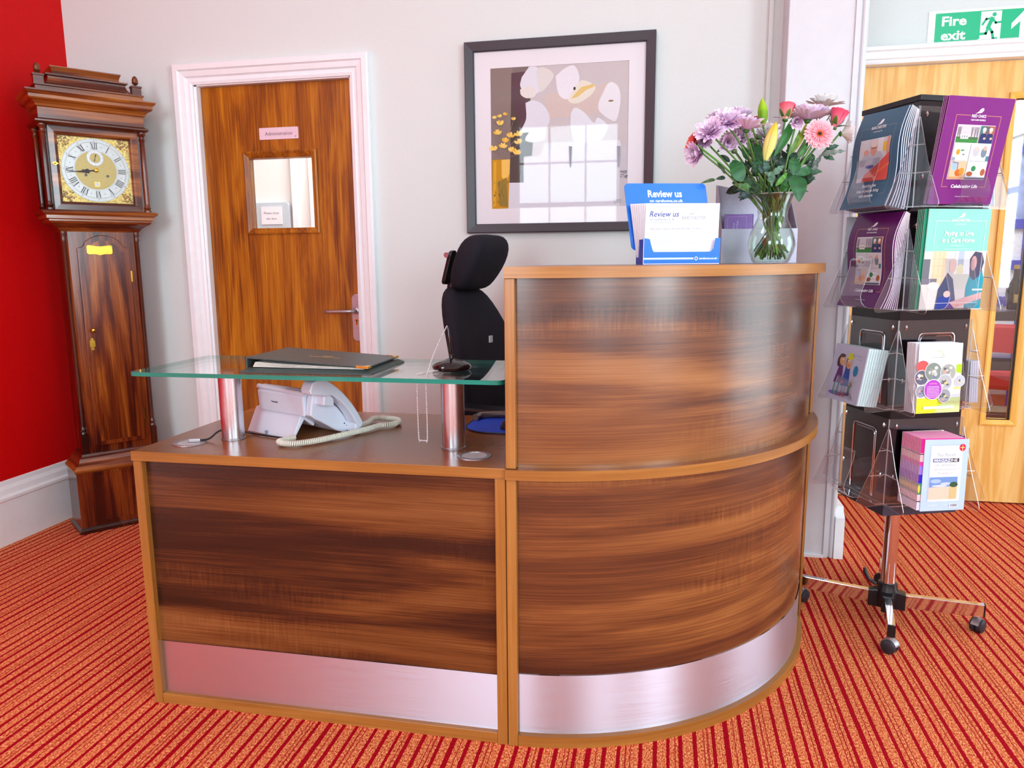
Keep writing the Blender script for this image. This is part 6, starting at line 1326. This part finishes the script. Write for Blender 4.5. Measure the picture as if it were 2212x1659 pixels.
spray('broad green leaf at left of the bouquet above the blue dispenser', [((0.2048, 2.1971, 1.4339), (0.1707, 2.2091, 1.4858), .020, G1, dict(fold=.1)), ((0.2149, 2.2343, 1.4587), (0.1790, 2.2543, 1.4986), .010, G1, {}), ((0.2207, 2.2841, 1.5022), (0.2115, 2.3092, 1.5404), .011, G1, {}), ((0.2634, 2.3123, 1.4954), (0.2368, 2.3378, 1.5564), .017, G1, dict(fold=.1))], (0.2067, 2.2193, 1.4411))
spray('long pointed lily leaf rising to the left rose', [((0.2909, 2.2469, 1.5038), (0.3461, 2.3078, 1.6156), .0125, (36, 112, 40), dict(fold=.35))], (0.2950, 2.2568, 1.4962))
spray('yellow green lily leaves beside the pink gerbera', [((0.3460, 2.2915, 1.5178), (0.3860, 2.3346, 1.6035), .0075, (150, 164, 40), {}), ((0.3343, 2.2773, 1.5088), (0.3666, 2.3170, 1.5837), .006, (96, 146, 50), {}), ((0.3575, 2.2800, 1.4971), (0.3886, 2.3055, 1.5496), .006, (60, 128, 50), {})], (0.3388, 2.2868, 1.4985))
spray('pointed dark leaves reaching left toward the blue dispenser', [((0.1623, 2.2428, 1.4498), (0.1355, 2.2367, 1.4462), .006, G3, {}), ((0.1343, 2.2363, 1.4449), (0.0944, 2.2160, 1.4339), .005, (70, 96, 50), {}), ((0.1623, 2.2656, 1.4624), (0.1402, 2.2771, 1.4964), .005, (60, 86, 50), {})], (0.1804, 2.2688, 1.4597))
spray('dark curled leaf behind the lilac stems on the left', [((0.1790, 2.3168, 1.5013), (0.1450, 2.3236, 1.5215), .008, (34, 50, 34), {}), ((0.1563, 2.3299, 1.5454), (0.1408, 2.3241, 1.5295), .004, (60, 86, 50), {})], (0.1829, 2.3176, 1.5013))
spray('grey green lobed leaves reaching right past the vase', [((0.4462, 2.3554, 1.5305), (0.4823, 2.3649, 1.5434), .010, G2, dict(lobes=3)), ((0.4218, 2.3264, 1.5109), (0.4965, 2.3333, 1.5231), .009, (120, 134, 124), dict(lobes=4)), ((0.4360, 2.3291, 1.5095), (0.4650, 2.3227, 1.4975), .011, G2, dict(lobes=3)), ((0.4019, 2.3170, 1.4786), (0.4295, 2.3278, 1.5096), .010, (90, 104, 96), dict(lobes=3)), ((0.3897, 2.3096, 1.4488), (0.4137, 2.3032, 1.4437), .006, G2, dict(lobes=2)), ((0.3934, 2.3114, 1.4553), (0.4222, 2.3233, 1.4914), .010, (100, 118, 104), dict(lobes=3)), ((0.4092, 2.3422, 1.4968), (0.4021, 2.3451, 1.5230), .008, (34, 96, 40), {})], (0.4244, 2.3263, 1.5070))
spray('grey green lobed leaves in the centre above the vase', [((0.2892, 2.1943, 1.4386), (0.2578, 2.1804, 1.4551), .012, (84, 124, 96), dict(lobes=2)), ((0.2815, 2.1944, 1.4486), (0.3106, 2.2045, 1.4732), .012, (96, 136, 108), dict(lobes=3)), ((0.2728, 2.1817, 1.4451), (0.2783, 2.1676, 1.4156), .012, (80, 118, 94), dict(lobes=2)), ((0.2679, 2.2140, 1.4585), (0.2633, 2.2187, 1.4925), .013, (60, 100, 84), dict(lobes=3)), ((0.2555, 2.2109, 1.4549), (0.2497, 2.2251, 1.4851), .011, (46, 86, 72), dict(lobes=3))], (0.2808, 2.2246, 1.4444))
spray('bright green young leaf in front of the vase neck', [((0.2894, 2.1806, 1.4177), (0.3209, 2.2034, 1.4545), .007, (88, 160, 50), {}), ((0.3104, 2.2136, 1.4041), (0.3221, 2.2208, 1.4329), .011, (50, 134, 50), {}), ((0.1982, 2.1726, 1.4194), (0.2254, 2.1777, 1.4167), .008, (60, 120, 50), {})], (0.2964, 2.2244, 1.4241))
spray('dark lobed leaves hanging at the left of the vase rim', [((0.2293, 2.2066, 1.3994), (0.1934, 2.1874, 1.3901), .014, (26, 52, 44), dict(lobes=3)), ((0.2262, 2.2287, 1.4114), (0.1827, 2.2229, 1.4296), .009, (90, 120, 60), {}), ((0.2212, 2.2268, 1.4064), (0.1907, 2.2219, 1.4143), .012, (30, 60, 50), dict(lobes=2)), ((0.2093, 2.2022, 1.3971), (0.1996, 2.1977, 1.3820), .006, (24, 44, 40), dict(lobes=1))], (0.2288, 2.2288, 1.4088))
fill = []
for i in range(46):
    x_ = rf.uniform(1598, 1745); y_ = rf.uniform(338, 424); fill.append((x_, y_))
FL0 = [(0.2092, 2.3229, 1.5011), (0.3999, 2.3614, 1.4995), (0.2227, 2.2881, 1.4000), (0.3725, 2.3184, 1.3987)]
for j in range(5):
    pts = []
    for i in range(15):
        u, v = rf.uniform(.02, .98), rf.uniform(0, 1); p = (Vector(FL0[0]).lerp(Vector(FL0[1]), u)).lerp(Vector(FL0[2]).lerp(Vector(FL0[3]), u), v)+CF*rf.uniform(-.05, .07)
        d = Vector(((u-.5)*.05+rf.uniform(-.02, .02), rf.uniform(-.02, .02), rf.uniform(-.01, .05)))
        d = d.normalized()*rf.uniform(.03, .052)
        pts.append((tuple(p), tuple(p+d), rf.uniform(.010, .018), rf.choice([G1, G2, G3, (36, 70, 56), (40, 90, 50)]), dict(lobes=rf.choice([0, 2, 3]))))
    spray('dense dark green foliage in the bouquet, %s clump from the left' % ORD[j], pts, tuple((Vector(FL0[0])+Vector(FL0[1]))/2+Vector((.03*(j-2), 0, -.01))))
for n_, (c_, nn_) in enumerate((((0.2370, 2.3177, 1.5598), Nn(-.1, .95, .1)), ((0.2551, 2.3227, 1.5676), Nn(.1, .95, .1)), ((0.4649, 2.3980, 1.6392), Nn(.2, .9, .1)), ((0.1874, 2.2918, 1.5273), Nn(-.3, .9, .1)))):
    lab = ['closed green bud under the green lily bud, left of two', 'closed green bud under the green lily bud, right of two', 'closed green bud behind the deep pink rose', 'closed green bud among the stems at left'][n_]
    t, bot = flower('flower_bud', lab, 'flower bud', c_, nn_, .0014, (80, 120, 60)); P = PM(); P.ball(c_, .0085, (70, 96, 50), nn_, .8)
    a_, b_, m_ = basis(nn_)
    for k in range(12): q = 2*pi*k/12; P.petal(Vector(c_)-m_*.006, (a_*cos(q)+b_*sin(q))*.7+m_*.8, m_, .013, .0018, (76, 100, 48), (150, 140, 70))
    P.build('bud', leaf_m, t, bot)
